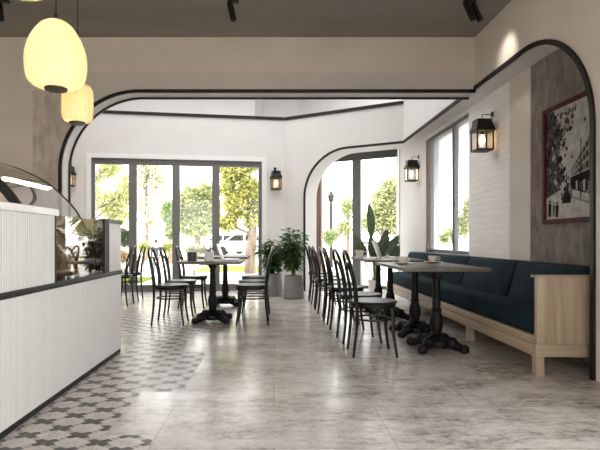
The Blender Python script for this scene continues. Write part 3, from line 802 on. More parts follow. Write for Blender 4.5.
# ------------------------------------------------------------------ chairs
def make_chair(label):
    t = thing('bentwood_chair', label, 'chair', (0, 0, 0), 0, 'black bentwood cafe chairs')
    bm = new()
    lathe(bm, [(.10, .448), (.19, .449), (.213, .455), (.216, .463), (.208, .470), (.17, .466), (.10, .464)], n=28); obj('seat', bm, M['seat'], t)
    bm = new(); lathe(bm, [(.165, .415), (.198, .417), (.203, .43), (.203, .448), (.17, .449)], n=28); obj('seat_frame', bm, M['chair'], t)
    # outer bow of the back
    pts = [(-.165, -.175, .42), (-.178, -.186, .58), (-.205, -.178, .73), (-.238, -.125, .855), (-.25, 0, .905), (-.238, .125, .855), (-.205, .178, .73), (-.178, .186, .58), (-.165, .175, .42)]
    bm = new(); tube(bm, smooth_path(pts, 5), .0145, 8); obj('back_bow', bm, M['chair'], t)
    pts = [(-.170, -.095, .44), (-.178, -.108, .56), (-.198, -.105, .67), (-.222, -.07, .765), (-.231, 0, .80), (-.222, .07, .765), (-.198, .105, .67), (-.178, .108, .56), (-.170, .095, .44)]
    bm = new(); tube(bm, smooth_path(pts, 5), .0105, 8); obj('inner_bow', bm, M['chair'], t)
    for s in (-1, 1):
        bm = new(); pth = smooth_path([(-.165, s * .172, .43), (-.168, s * .170, .25), (-.195, s * .172, 0)], 5)
        tube(bm, pth, [.0155 - .004 * i / 10 for i in range(len(pth))], 8); obj('leg', bm, M['chair'], t)
        bm = new(); pth = smooth_path([(.135, s * .115, .445), (.148, s * .135, .36), (.150, s * .148, .2), (.178, s * .165, 0)], 4)
        tube(bm, pth, [.021 - .0095 * i / (len(pth) - 1) for i in range(len(pth))], 8); obj('leg', bm, M['chair'], t)
    bm = new(); R_ = .163
    tube(bm, [(R_ * math.cos(2 * PI * k / 28) - .008, R_ * .95 * math.sin(2 * PI * k / 28), .31) for k in range(28)], .009, 7, closed=True); obj('stretcher_ring', bm, M['chair'], t)
    return t
right_row = [(113, 'bentwood chair nearest the camera, at the near end of the long bench tables'),
             (100.5, 'second bentwood chair from the camera in the row facing the bench'),
             (87, 'third bentwood chair from the camera in the row facing the bench'),
             (79, 'fourth bentwood chair from the camera in the row facing the bench'),
             (71.5, 'fifth bentwood chair from the camera in the row facing the bench'),
             (66.2, 'sixth bentwood chair from the camera in the row facing the bench'),
             (60.5, 'farthest bentwood chair in the row facing the bench, just past the potted plants')]
first = None
for i, (s, lab) in enumerate(right_row):
    lab = 'black ' + lab
    loc = ((.872, .85, .825, .82, .79, .78, .775)[i], Y(s), 0); rz = .05 * math.sin(i * 1.7)
    if first is None:
        first = make_chair(lab); first.location = loc; first.rotation_euler = (0, 0, rz)
    else: dup(first, loc, rz, lab)
others = [(-1.235, Y(83.3), 0, 'black bentwood chair at the left of the laptop table, nearest the counter'),
          (-1.235, Y(75.5), .06, 'black bentwood chair behind the nearest one, left of the laptop table'),
          (-1.20, Y(67), 0, 'black bentwood chair at the left of the table closest to the glass doors'),
          (-.262, Y(83.3), PI, 'black bentwood chair at the right of the laptop table, nearest the camera'),
          (-.262, Y(75.8), PI - .05, 'black bentwood chair behind the nearest one, right of the laptop table'),
          (-.27, Y(68), PI, 'black bentwood chair at the right of the table closest to the glass doors'),
          (-2.40, Y(65), PI, 'black bentwood chair just past the end of the white counter, nearer one of two'),
          (-2.40, Y(60.5), PI + .05, 'black bentwood chair just past the end of the white counter, closest to doors')]
for x, y, rz, lab in others: dup(first, (x, y, 0), rz, lab)

# ------------------------------------------------------------------ things on the tables
def cup(x, y, lab):
    t = thing('coffee_cup', lab, 'cup', (x, y, .757), 0, 'coffee cups on the bench table')
    bm = new(); lathe(bm, [(.024, .0), (.026, .006), (.046, .03), (.052, .07), (.049, .07), (.043, .032), (.022, .01)], n=20); obj('bowl', bm, M['ceramic'], t)
    bm = new(); tube(bm, smooth_path([(.047, 0, .058), (.072, 0, .055), (.074, 0, .035), (.043, 0, .022)], 4), .005, 6); obj('handle', bm, M['ceramic'], t)
    bm = new(); lathe(bm, [(.02, .05), (.0468, .05)], n=20, caps=True); obj('coffee', bm, M['soil'], t)
def saucer(x, y, lab):
    bm = new(); lathe(bm, [(.045, 0), (.06, .002), (.098, .012), (.096, .015), (.05, .0065), (.01, .0065)], n=28)
    o = obj('saucer', bm, M['latte']); o.location = (x, y, .7505); tag(o, lab, 'saucer', 'saucers under the coffee cups')
for px_, s, a, b in ((402.5, 96, 'white coffee cup on the near table edge, left one of two', 'beige saucer under the left coffee cup on the near bench table'),
                     (433, 91.5, 'white coffee cup on the near table, right one closer to the bench', 'beige saucer under the right coffee cup closer to the bench')):
    saucer(X(px_, s), Y(s), b); cup(X(px_, s), Y(s), a)

def leaf_quad(V, Fc, c, d, up, L, W, bend=.25):
    d = d.normalized(); sd = d.cross(up)
    if sd.length < 1e-4: sd = d.cross(Vector((1, .3, 0)))
    sd.normalize(); nrm = sd.cross(d).normalized()
    i = len(V)
    V += [tuple(c), tuple(c + d * L * .45 + sd * W * .5 + nrm * L * bend * .25), tuple(c + d * L - nrm * L * bend * .4), tuple(c + d * L * .45 - sd * W * .5 + nrm * L * bend * .25)]
    Fc += [(i, i + 1, i + 2, i + 3)]

def small_plant(name, lab, cat, loc, potm, leafm, pr, ph, handle=False, nl=60, hh=.09):
    t = thing(name, lab, cat, loc)
    bm = new(); lathe(bm, [(pr * .82, 0), (pr * .95, .004), (pr, ph), (pr * .88, ph), (pr * .86, ph * .8)], n=20); obj('pot', bm, potm, t)
    bm = new(); lathe(bm, [(.004, ph * .8), (pr * .87, ph * .82)], n=16); obj('soil', bm, M['soil'], t)
    if handle:
        bm = new(); tube(bm, smooth_path([(pr * .95, 0, ph * .8), (pr * 1.7, 0, ph * .75), (pr * 1.7, 0, ph * .35), (pr * .95, 0, ph * .25)], 4), .006, 6); obj('handle', bm, potm, t)
    V, Fc = [], []
    for k in range(nl):
        a = random.uniform(0, 2 * PI); el = random.uniform(.1, 1.4); r = random.uniform(.0, pr * .9)
        d = Vector((math.cos(a) * math.cos(el), math.sin(a) * math.cos(el), math.sin(el)))
        c = Vector((math.cos(a) * r, math.sin(a) * r, ph * .82)) + d * random.uniform(0, hh * .7)
        leaf_quad(V, Fc, c, d, Vector((0, 0, 1)), random.uniform(.03, .05), .022)
    raw('foliage', V, Fc, leafm, t)
    return t
small_plant('potted_plant', 'little dusky plant in a white round pot on the laptop table', 'plant', (X(209, 84), Y(84), .7505), M['ceramic'], M['leaf_dusk'], .058, .115)
small_plant('mug_plant', 'russet leaved plant in a white mug on the far bench table', 'plant', (X(359.5, 73), Y(73), .7505), M['ceramic'], M['leaf_red'], .055, .115, True)
bm = new(); lathe(bm, [(.052, 0), (.056, .006), (.056, .105), (.050, .105), (.048, .01)], n=22)
o = obj('tumbler', bm, M['charcoal']); o.location = (X(192, 84), Y(84), .7505); tag(o, 'charcoal stoneware tumbler beside the white flower pot on the laptop table', 'tumbler')

def laptop(lab, loc, rz, lean, w=.31, d=.22):
    t = thing('laptop', lab, 'laptop', loc, rz)
    bm = new(); box(bm, -d / 2, d / 2, -w / 2, w / 2, 0, .014, .004); o = obj('base', bm, M['laptop'], t)
    bm = new(); box(bm, -d * .35, d * .08, -w * .42, w * .42, .0135, .0155); obj('keyboard', bm, M['screen'], o)
    m_ = Matrix.Translation((-d / 2 + .005, 0, .014)) @ Matrix.Rotation(lean, 4, 'Y')
    bm = new(); b2 = bmesh.new(); box(b2, -.005, .004, -w / 2, w / 2, 0, d, .003); merge(bm, b2, m_); o = obj('lid', bm, M['laptop'], t)
    bm = new(); b2 = bmesh.new(); box(b2, .0035, .0048, -w / 2 + .01, w / 2 - .01, .012, d - .01); merge(bm, b2, m_); obj('screen', bm, M['screen'], o)
laptop('open silver laptop on the small square table, its lid leaning left', (X(230.5, 80.5), Y(80.5), .7505), 0, math.radians(-19), .30, .20)
laptop('open white laptop on the far bench table, right of the mug plant', (X(388, 71.5), Y(71.5), .7505), 0, math.radians(-20), .31, .24)

# ------------------------------------------------------------------ pendants
def pendant(lab, x, y, zb, prof, R_, H, ribs):
    t = thing('pendant_lamp', lab, 'lamp', (x, y, zb), 0, 'cream glass pendant lamps')
    pr = [(p.x, p.z) for p in smooth_path([(a * R_, 0, b * H) for a, b in prof], 4)]
    bm = new(); lathe(bm, pr, n=ribs * 4, caps=False, ribs=ribs, amp=.02); obj('lamp_shade', bm, M['shade'], t, sharp=80)
    r0 = pr[0][0]; r1 = pr[-1][0]
    bm = new(); lathe(bm, [(r0 * .5, -.014), (r0 * 1.02, -.012), (r0 * 1.08, .006), (r0 * .9, .01)], n=20); obj('bottom_ring', bm, M['bronze'], t)
    bm = new(); lathe(bm, [(r1 * 1.05, H - .012), (r1 * 1.08, H + .006), (r1 * .6, H + .016), (.014, H + .022), (.012, H + .05)], n=20); obj('cap', bm, M['bronze'], t)
    bm = new(); tube(bm, [(0, 0, H + .04), (0, 0, ZC - zb)], .0035, 6); obj('cord', bm, M['black'], t)
    bm = new(); lathe(bm, [(.05, ZC - zb - .02), (.05, ZC - zb)], n=16); obj('ceiling_rose', bm, M['black'], t)
    bm = new(); lathe(bm, [(.004, -.035), (.022, -.025), (.03, 0), (.022, .025), (.01, .04)], (0, 0, H * .5), n=12); obj('bulb', bm, M['bulb'], t)
    l = bpy.data.lights.new('bulb_glow', 'POINT'); l.energy = 30 * (R_ / .2) ** 2; l.color = (1, .95, .60); l.shadow_soft_size = .03
    lo = bpy.data.objects.new('bulb_glow', l); COL.objects.link(lo); lo.parent = t; lo.location = (0, 0, H * .5)
egg = [(.36, 0), (.72, .03), (.93, .14), (1.0, .33), (.97, .52), (.82, .73), (.58, .90), (.37, .98), (.22, 1.0)]
cap = [(.5, 0), (.82, .03), (.97, .14), (1.0, .35), (1.0, .65), (.95, .86), (.75, .97), (.4, 1.0)]
s1 = 145; pendant('large egg shaped cream pendant lamp hanging over the counter', X(56, s1), Y(s1), Zp(88.5, s1), egg, 28.8 / s1, 67 / s1, 22)
s2 = 131; pendant('smaller capsule shaped cream pendant lamp behind the large egg lamp', X(77.5, s2), Y(s2), Zp(122.5, s2), cap, 14.8 / s2, 38 / s2, 16)
s3 = 168; pendant('cream pendant lamp at the top edge of the photo with only its bottom showing', X(22, s3), Y(s3), Zp(-7, s3), egg, 30.5 / s3, 70 / s3, 22)

# ------------------------------------------------------------------ ceiling spotlights
def spot(lab, x, y, tilt, aim=None, heads=(-.02, .055)):
    t = thing('ceiling_spotlight', lab, 'spotlight', (x, y, ZC), 0, 'black ceiling spotlights')
    bm = new(); box(bm, -.035, .075, -.03, .03, -.025, 0, .003); obj('mount', bm, M['black'], t)
    for k, dx in enumerate(heads):
        bm = new(); b2 = bmesh.new(); lathe(b2, [(.026, -.19), (.029, -.188), (.029, 0), (.02, .005)], n=18)
        merge(bm, b2, Matrix.Translation((dx, -.01 + .02 * k, -.04)) @ Matrix.Rotation(tilt, 4, 'Y') @ Matrix.Rotation(-.25, 4, 'X'))
        o = obj('spot_head', bm, M['black'], t)
        bm = new(); tube(bm, [(dx, -.01 + .02 * k, -.05), (dx, -.01 + .02 * k, -.02)], .008, 6); obj('stem', bm, M['black'], o)
    if aim:
        l = bpy.data.lights.new('spot_beam', 'SPOT'); l.energy = 5; l.spot_size = math.radians(72); l.spot_blend = 1.0; l.color = (1, .9, .76); l.shadow_soft_size = .03
        lo = bpy.data.objects.new('spot_beam', l); COL.objects.link(lo); lo.parent = t
        lo.location = (.10, 0, -.27)
        d = Vector(aim) - (Vector((x, y, ZC)) + Vector((.10, 0, -.27)))
        lo.rotation_euler = d.to_track_quat('-Z', 'Y').to_euler()
ss = 104.0
spot('black twin spotlight on the ceiling nearest the right wall', X(467.5, ss), Y(ss), -.30, (XR, Y(102), 2.80))
spot('black single spotlight near the middle of the ceiling', X(231, ss), Y(ss), -.22, None, (-.01,))
spot('black single spotlight at the left end of the ceiling beside the pendants', X(1, ss), Y(ss), -.22, None, (-.01,))

# ------------------------------------------------------------------ lanterns
def lantern(lab, loc, rz):
    """wall at local +X; origin is the wall point at the bottom of the lantern body"""
    t = thing('wall_lantern', lab, 'wall lamp', loc, rz, 'black wall lanterns')
    cx = -.125; h = .09; zb, zt = 0.0, .235
    bm = new()
    for sx_ in (-1, 1):
        for sy_ in (-1, 1): box(bm, cx + sx_ * h - .007, cx + sx_ * h + .007, sy_ * h - .007, sy_ * h + .007, zb, zt)
    for z0 in (zb, zt - .014):
        for s in (-1, 1):
            box(bm, cx - h, cx + h, s * h - .007, s * h + .007, z0, z0 + .014); box(bm, cx + s * h - .007, cx + s * h + .007, -h, h, z0, z0 + .014)
    obj('lantern_frame', bm, M['black'], t)
    bm = new()
    for s in (-1, 1):
        box(bm, cx - h + .008, cx + h - .008, s * h - .001, s * h + .001, zb + .014, zt - .014); box(bm, cx + s * h - .001, cx + s * h + .001, -h + .008, h - .008, zb + .014, zt - .014)
    obj('glass', bm, M['lampglass'], t)
    bm = new(); rings = []
    for r, z in ((.108, zt - .015), (.112, zt), (.098, zt + .03), (.085, zt + .07), (.08, zt + .105), (.086, zt + .11), (.086, zt + .12), (.03, zt + .135)):
        rings.append([bm.verts.new((cx + a * r, b * r, z)) for a, b in ((-1, -1), (1, -1), (1, 1), (-1, 1))])
    for i in range(len(rings) - 1):
        for k in range(4): bm.faces.new((rings[i][k], rings[i][(k + 1) % 4], rings[i + 1][(k + 1) % 4], rings[i + 1][k]))
    bm.faces.new(rings[0][::-1]); bm.faces.new(rings[-1]); obj('roof', bm, M['black'], t)
    bm = new(); box(bm, cx - h, cx + h, -h, h, zb - .006, zb + .004); obj('bottom_plate', bm, M['black'], t)
    bm = new(); tube(bm, [(-.002, 0, zt + .185), (cx + .02, 0, zt + .185), (cx + .004, 0, zt + .18), (cx, 0, zt + .165), (cx, 0, zt + .13)], .0055, 6); obj('bracket', bm, M['black'], t)
    bm = new(); box(bm, -.012, -.001, -.025, .025, zt + .155, zt + .215); obj('wall_plate', bm, M['black'], t)
    bm = new(); lathe(bm, [(.004, .02), (.014, .03), (.03, .07), (.034, .10), (.024, .135), (.013, .155)], (cx, 0, zb + .03), n=12); obj('bulb', bm, M['bulb'], t)
    bm = new(); lathe(bm, [(.014, .18), (.016, .235)], (cx, 0, zb), n=10); obj('lamp_holder', bm, M['bronze'], t)
    l = bpy.data.lights.new('lantern_glow', 'POINT'); l.energy = 6.0; l.color = (1, .52, .17); l.shadow_soft_size = .03
    lo = bpy.data.objects.new('lantern_glow', l); COL.objects.link(lo); lo.parent = t; lo.location = (cx, 0, zb + .11)
zb = 2.03
sN = 86.5; lantern('black wall lantern on the white brick pier above the bench', (XA, Y(sN), zb), 0)
sM = 57.2; lantern('black wall lantern on the pier between the niche window and the arch window', (XA, Y(sM), zb), 0)
tw = on_line(275, PC, dirL); p = fL(tw, zb, 0); ang = math.atan2(nL.y, nL.x)
lantern('black wall lantern between the glass doors and the room corner', (p[0], p[1], 2.0), ang)
tw = on_line(70.5, PC, dirL); p = fL(tw, zb, 0)
lantern('black wall lantern left of the glass doors, half behind the arch', (p[0], p[1], 2.0), ang)

# ------------------------------------------------------------------ picture on the niche wall
py0, py1 = Y(107.2), Y(136); pz0, pz1 = 1.15, 2.20
pic = thing('framed_picture', 'framed black and white old street photograph in a dark red frame', 'picture', (XA, (py0 + py1) / 2, pz0))
W_ = py0 - py1; H_ = pz1 - pz0
def fP(a, b, d): return (-d, W_ / 2 - a * W_, b * H_)     # a: 0 left .. 1 right as seen, b up
bm = new()
for o4 in ([(0, 0), (1, 0), (1, .035), (0, .035)], [(0, .965), (1, .965), (1, 1), (0, 1)], [(0, .035), (.04, .035), (.04, .965), (0, .965)], [(.96, .035), (1, .035), (1, .965), (.96, .965)]):
    b2 = bmesh.new(); extrude_poly(b2, o4, fP, 0.0, .03); merge(bm, b2)
obj('picture_frame', bm, M['redframe'], pic)
bm = new(); b2 = bmesh.new(); extrude_poly(b2, [(.03, .03), (.97, .03), (.97, .97), (.03, .97)], fP, .004, .010); merge(bm, b2)
g = lambda n_, v, a_, s_=18: mat('print_' + n_, (v, v * .97, v * .92), .85, s_, a_, spec=.1)
gm = [g('sky', .40, .3, 9), g('tree', .055, .9, 26), g('facade', .27, .5, 30), g('dark', .012, .6, 25), g('road', .42, .25, 14), g('pale', .46, .2, 30), g('grey', .13, .8, 34)]
pr = obj('print', bm, gm[0], pic)
LB = new(); LZ = [.0101]
def layer(poly, mi, step=.00004):
    b2 = bmesh.new(); LZ[0] += step
    extrude_poly(b2, poly, fP, .010, LZ[0], mi); merge(LB, b2)
layer([(.04, .20), (.34, .27), (.46, .26), (.96, .10), (.96, .035), (.04, .035)], 4)
layer([(.04, .22), (.28, .28), (.30, .45), (.24, .58), (.30, .72), (.22, .86), (.16, .96), (.04, .96)], 1)
rr = random.Random(4)
def blob(a, b, r, mi):
    n = 7; layer([(a + r * rr.uniform(.6, 1.2) * math.cos(2 * PI * k / n), b + r * rr.uniform(.6, 1.2) * math.sin(2 * PI * k / n)) for k in range(n)], mi, .000003)
for k in range(150):
    b = rr.uniform(.28, .93); a = min(.62, max(.06, rr.gauss(.27 + .10 * math.sin(b * 9), .10)))
    blob(a, b, rr.uniform(.012, .032), rr.choice((1, 1, 3, 6, 6, 0)))
# the row of houses running away down the right-hand side
TP = lambda a: .40 + (a - .40) * .98; MD = lambda a: .36 + (a - .40) * .14; BT = lambda a: .28 - (a - .40) * .26
layer([(.40, BT(.40)), (.96, BT(.96)), (.96, TP(.96)), (.90, TP(.90)), (.40, TP(.40))], 2)
layer([(.42, BT(.42)), (.96, BT(.96)), (.96, MD(.96)), (.42, MD(.42))], 3)
def q4(a0, a1, f0, f1, mi, lo=MD, hi=TP): layer([(a0, lo(a0) + (hi(a0) - lo(a0)) * f0), (a1, lo(a1) + (hi(a1) - lo(a1)) * f0), (a1, lo(a1) + (hi(a1) - lo(a1)) * f1), (a0, lo(a0) + (hi(a0) - lo(a0)) * f1)], mi)
for f0 in (.0, .32, .64, .93): q4(.46, .96, f0, f0 + .035, 5)
a0 = .50
for k in range(8):
    wd_ = .016 + .022 * (a0 - .5) / .45
    for f0, f1 in ((.08, .27), (.40, .58), (.71, .87)): q4(a0, min(.955, a0 + wd_), f0, f1, 3 if (k + int(f0 * 10)) % 3 else 6)
    q4(a0 - .012, a0 - .006, .04, .93, 6)
    a0 += wd_ * 1.9
for a in (.50, .60, .71, .84): q4(a, a + .02 + .03 * (a - .5), .06, .62, 5, BT, MD)
for a in (.55, .66, .78, .90): q4(a, a + .04, .10, .55, 6, BT, MD)
layer([(.560, .19), (.572, .19), (.570, .66), (.562, .66)], 3)
layer([(.36, .40), (.365, .24), (.372, .24), (.370, .40)], 3)
for a, b, h_, mi in ((.08, .06, .14, 3), (.15, .06, .12, 6), (.20, .05, .13, 3), (.36, .18, .12, 3), (.42, .20, .09, 6), (.64, .15, .09, 5), (.72, .13, .09, 5), (.28, .19, .07, 6)):
    w_ = h_ * .28
    layer([(a, b), (a + w_ * .4, b), (a + w_ * .5, b + h_ * .45), (a + w_ * .6, b), (a + w_, b), (a + w_ * 1.1, b + h_ * .7), (a + w_ * .75, b + h_ * .82), (a + w_ * .25, b + h_ * .82), (a - w_ * .1, b + h_ * .7)], mi)
    blob(a + w_ * .5, b + h_ * .92, h_ * .09, mi)
layer([(.30, .16), (.42, .16), (.43, .20), (.40, .25), (.33, .25), (.30, .20)], 3)
layer([(.44, .20), (.96, .07), (.96, .08), (.44, .208)], 6)
obj('street_scene', LB, gm, pr, smooth=False)

# ------------------------------------------------------------------ big potted plants
def pot_plant(lab, loc, hgt, seed, lean):
    random.seed(seed)
    t = thing('potted_ficus', lab, 'potted plant', loc, 0, 'leafy plants in grey tapered pots')
    bm = new(); lathe(bm, [(.165, 0), (.180, .012), (.182, .04), (.155, .37), (.150, .395), (.136, .395), (.134, .34)], n=28); obj('pot', bm, M['pot'], t)
    bm = new(); lathe(bm, [(.004, .345), (.134, .355)], n=20); obj('soil', bm, M['soil'], t)
    bm = new(); tips = []
    for k in range(6):
        a = k * 2 * PI / 6 + random.uniform(-.3, .3); rr = random.uniform(.10, .20); h = hgt * random.uniform(.7, 1)
        pth = smooth_path([(.02 * math.cos(a), .02 * math.sin(a), .34), (.05 * math.cos(a) + lean * .3, .05 * math.sin(a), .34 + (h - .34) * .5), (rr * math.cos(a) + lean, rr * math.sin(a), h)], 5)
        tube(bm, pth, [.011 - .007 * i / len(pth) for i in range(len(pth))], 6); tips.append(pth)
    obj('stem', bm, M['greenstem'], t)
    V, Fc = [], []
    for pth in tips:
        for k in range(105):
            f_ = random.uniform(.3, 1.0); i = min(len(pth) - 1, int(f_ * (len(pth) - 1))); c = pth[i]
            a = random.uniform(0, 2 * PI); el = random.uniform(-.5, .8)
            d = Vector((math.cos(a) * math.cos(el), math.sin(a) * math.cos(el), math.sin(el)))
            c2 = c + d * random.uniform(.01, .10)
            leaf_quad(V, Fc, c2, d + Vector((0, 0, -.25)), Vector((0, 0, 1)), random.uniform(.085, .14), random.uniform(.06, .09), .35)
    raw('foliage', V, Fc, M['leaf'], t)
pot_plant('leafy green plant in the left grey tapered pot by the room corner', (X(272.8, 55.6), Y(55.6), 0), 1.06, 3, -.03)
pot_plant('taller leafy green plant in the right grey tapered pot by the room corner', (X(293.6, 58.2), Y(58.2), 0), 1.22, 5, -.04)

t = thing('broad_leaf_plant', 'tall plant with broad upright leaves in a white pot by the arch window', 'potted plant', (X(374, 52.5), Y(52.5), 0))
bm = new(); lathe(bm, [(.085, 0), (.095, .01), (.12, .24), (.105, .24), (.10, .2)], n=22); obj('pot', bm, M['ceramic'], t)
bm = new(); lathe(bm, [(.004, .2), (.104, .21)], n=18); obj('soil', bm, M['soil'], t)
bm = new(); LV, LF = [], []
def big_leaf(base, tip, wid, bend):
    base, tip = Vector(base), Vector(tip); d = tip - base; L = d.length; d.normalize()
    sd = d.cross(Vector((.25, -1, .1))); sd.normalize(); nr = sd.cross(d)
    i0 = len(LV); n = 8
    for k in range(n + 1):
        f_ = k / n; w_ = wid * math.sin(PI * min(1, f_ * .97 + .03)) ** .8
        c = base + d * L * f_ + nr * bend * math.sin(PI * f_ * .7)
        for q in (-1, -.5, 0, .5, 1): LV.append(tuple(c + sd * w_ * q * .5 + nr * abs(q) * w_ * .18))
    for k in range(n):
        for q in range(4):
            a = i0 + k * 5 + q; LF.append((a, a + 1, a + 6, a + 5))
stems = []
for (bx, bz, tx, tz, wd, dy) in ((-.06, 1.02, -.12, 1.72, .17, 0), (.10, .75, .18, 1.20, .20, -.1), (-.22, .65, -.42, 1.12, .20, -.05), (.16, .7, .48, 1.10, .19, .05), (-.05, .62, -.15, 1.08, .22, -.2), (.05, .7, .30, 1.22, .17, .15), (-.15, .6, -.30, 1.0, .2, .15), (.2, .55, .42, .92, .2, -.15), (-.02, .55, .04, 1.0, .2, -.25)):
    tube(bm, smooth_path([(0, 0, .18), (bx * .4, dy * .4, .18 + (bz - .18) * .55), (bx, dy, bz)], 4), .010, 6)
    big_leaf((bx, dy, bz - .02), (tx, dy * 1.3, tz), wd, .05)
obj('stem', bm, M['greenstem'], t)
raw('foliage', LV, LF, M['leaf_big'], t)

# ------------------------------------------------------------------ outside
GZ = -.04
bm = new(); vs = [bm.verts.new(v) for v in ((-60, 8.5, GZ), (60, 8.5, GZ), (60, 90, GZ), (-60, 90, GZ))]; bm.faces.new(vs)
vs = [bm.verts.new(v) for v in ((2.75, -20, GZ), (60, -20, GZ), (60, 8.5, GZ), (2.75, 8.5, GZ))]; bm.faces.new(vs)
vs = [bm.verts.new(v) for v in ((-60, -20, GZ), (2.75, -20, GZ), (2.75, -3.4, GZ), (-60, -3.4, GZ))]; bm.faces.new(vs)
struct(obj('ground', bm, M['paving'], smooth=False))
def lawn(lab, x0, x1, y0, y1, n):
    V, Fc = [], []
    for k in range(n):
        x, y = random.uniform(x0, x1), random.uniform(y0, y1); a = random.uniform(0, 2 * PI); h = random.uniform(.03, .07)
        w_ = .03; i = len(V)
        V += [(x - w_ * math.cos(a), y - w_ * math.sin(a), GZ), (x + w_ * math.cos(a), y + w_ * math.sin(a), GZ), (x + random.uniform(-.03, .03), y + random.uniform(-.03, .03), GZ + h)]
        Fc.append((i, i + 1, i + 2))
    i = len(V); V += [(x0, y0, GZ + .004), (x1, y0, GZ + .004), (x1, y1, GZ + .004), (x0, y1, GZ + .004)]; Fc.append((i, i + 1, i + 2, i + 3))
    o = raw('lawn', V, Fc, M['grass']); tag(o, lab, 'grass', None, 'stuff')
lawn('strip of sunlit lawn seen through the right door leaf', -2.6, -.3, 16.3, 19.5, 5000)
lawn('strip of sunlit lawn seen low through the left door leaves', -6.2, -3.2, 12.0, 13.6, 4000)
lawn('wide lawn under the trees beyond the paving', -22, 22, 28, 32, 5000)

def tree(name, lab, cat, x, y, trunk_pts, tr, blobs, n, lsize, lm, bark, droop=0.0, seed=1, branches=True, group=None):
    random.seed(seed)
    t = thing(name, lab, cat, (x, y, GZ), 0, group)
    bm = new(); pth = smooth_path(trunk_pts, 4)
    tube(bm, pth, [tr * (1 - .6 * i / (len(pth) - 1)) for i in range(len(pth))], 9)
    if branches:
        for (bx, by, bz, rx, ry, rz) in blobs:
            c = Vector((bx, by, bz)); k = min(range(len(pth)), key=lambda i: abs(pth[i].z - max(pth[0].z, bz - rz * .9)))
            mid = (pth[k] + c) / 2 + Vector((0, 0, -.1 * rz))
            tube(bm, smooth_path([pth[k], mid, c], 4), [tr * .35 * (1 - .8 * i / 8) for i in range(9)], 6)
    obj('trunk', bm, bark, t)
    V, Fc = [], []; vol = [b[3] * b[4] * b[5] for b in blobs]; tot = sum(vol)
    for b, v in zip(blobs, vol):
        for k in range(int(n * v / tot)):
            while True:
                q = Vector((random.uniform(-1, 1), random.uniform(-1, 1), random.uniform(-1, 1)))
                if .15 < q.length < 1: break
            q *= (.55 + .45 * random.random())
            c = Vector((b[0] + q.x * b[3], b[1] + q.y * b[4], b[2] + q.z * b[5]))
            d = Vector((random.gauss(0, 1), random.gauss(0, 1), random.gauss(0, .7) - droop))
            leaf_quad(V, Fc, c, d, Vector((random.gauss(0, .4), random.gauss(0, .4), 1)), lsize * random.uniform(.7, 1.3), lsize * .6, .3)
    raw('foliage', V, Fc, lm, t)
    return t
def XY(px, y): return (px - 274) * y / F
B = lambda px, py, y, rpx, rpz, x0: (XY(px, y) - x0, 0, 1 + (240 - py) * y / F - GZ, rpx * y / F, rpx * y / F * .8, rpz * y / F)
# birch
y = 17.0; x0 = XY(92, y)
tree('birch_tree', 'leaning birch with mottled white bark seen through the leftmost door leaf', 'tree', x0, y,
     [(0, -.9, 0), (XY(97, y) - x0, -.9, 1.6), (XY(101, y) - x0, -.9, 2.7), (XY(109, y) - x0, -.8, 3.7), (XY(116, y) - x0, -.5, 4.8)], .13,
     [B(112, 165, y, 16, 16, x0), B(126, 190, y, 13, 24, x0), B(98, 170, y, 13, 16, x0), B(120, 215, y, 12, 14, x0), B(120, 140, y, 24, 16, x0), B(94, 195, y, 9, 24, x0), B(110, 205, y, 16, 24, x0)], 6500, .12, M['t_birch'], M['birch'], 1.2, 11)
y = 25.0; x0 = XY(145, y)
tree('willow_tree', 'pale drooping yellow green tree behind the second door leaf', 'tree', x0, y, [(0, 0, 0), (.1, 0, 2), (0, 0, 4.5)], .14,
     [B(142, 175, y, 10, 22, x0), B(150, 165, y, 12, 14, x0), B(140, 205, y, 8, 18, x0), B(152, 215, y, 11, 22, x0), B(158, 180, y, 12, 20, x0)], 3000, .16, M['t_pale'], M['bark'], 1.4, 12)
y = 22.0; x0 = XY(170, y)
tree('small_tree', 'small dark green tree showing beside the second door post', 'tree', x0, y, [(0, 0, 0), (0, 0, 1.4), (.05, 0, 2.6)], .1,
     [B(168, 212, y, 9, 14, x0), B(170, 230, y, 7, 12, x0)], 2600, .14, M['t_green'], M['bark'], .2, 13)
y = 24.0; x0 = XY(198, y)
tree('round_tree', 'broad rounded green tree filling the third door leaf', 'tree', x0, y, [(0, 0, 0), (0, 0, 1.2), (.1, 0, 3.0)], .2,
     [B(192, 200, y, 19, 20, x0), B(206, 198, y, 14, 24, x0), B(198, 226, y, 21, 16, x0), B(186, 222, y, 13, 16, x0), B(212, 212, y, 14, 26, x0), B(176, 215, y, 10, 20, x0)], 9500, .17, M['t_olive'], M['bark'], .2, 14)
y = 15.5; x0 = XY(250, y)
tree('maple_tree', 'yellow green tree with thick trunk seen through the rightmost door leaf', 'tree', x0, y,
     [(0, 0, 0), (.02, 0, .7), (.08, 0, 1.4), (-.1, 0, 2.4), (-.5, 0, 3.4)], .19,
     [B(238, 205, y, 17, 18, x0), B(228, 222, y, 13, 11, x0), B(248, 190, y, 14, 18, x0), B(236, 172, y, 16, 14, x0), B(252, 222, y, 11, 9, x0), B(228, 188, y, 11, 14, x0), B(256, 200, y, 10, 26, x0), B(226, 170, y, 10, 14, x0), B(250, 165, y, 14, 9, x0)], 8500, .13, M['t_yellow'], M['bark'], .3, 15)
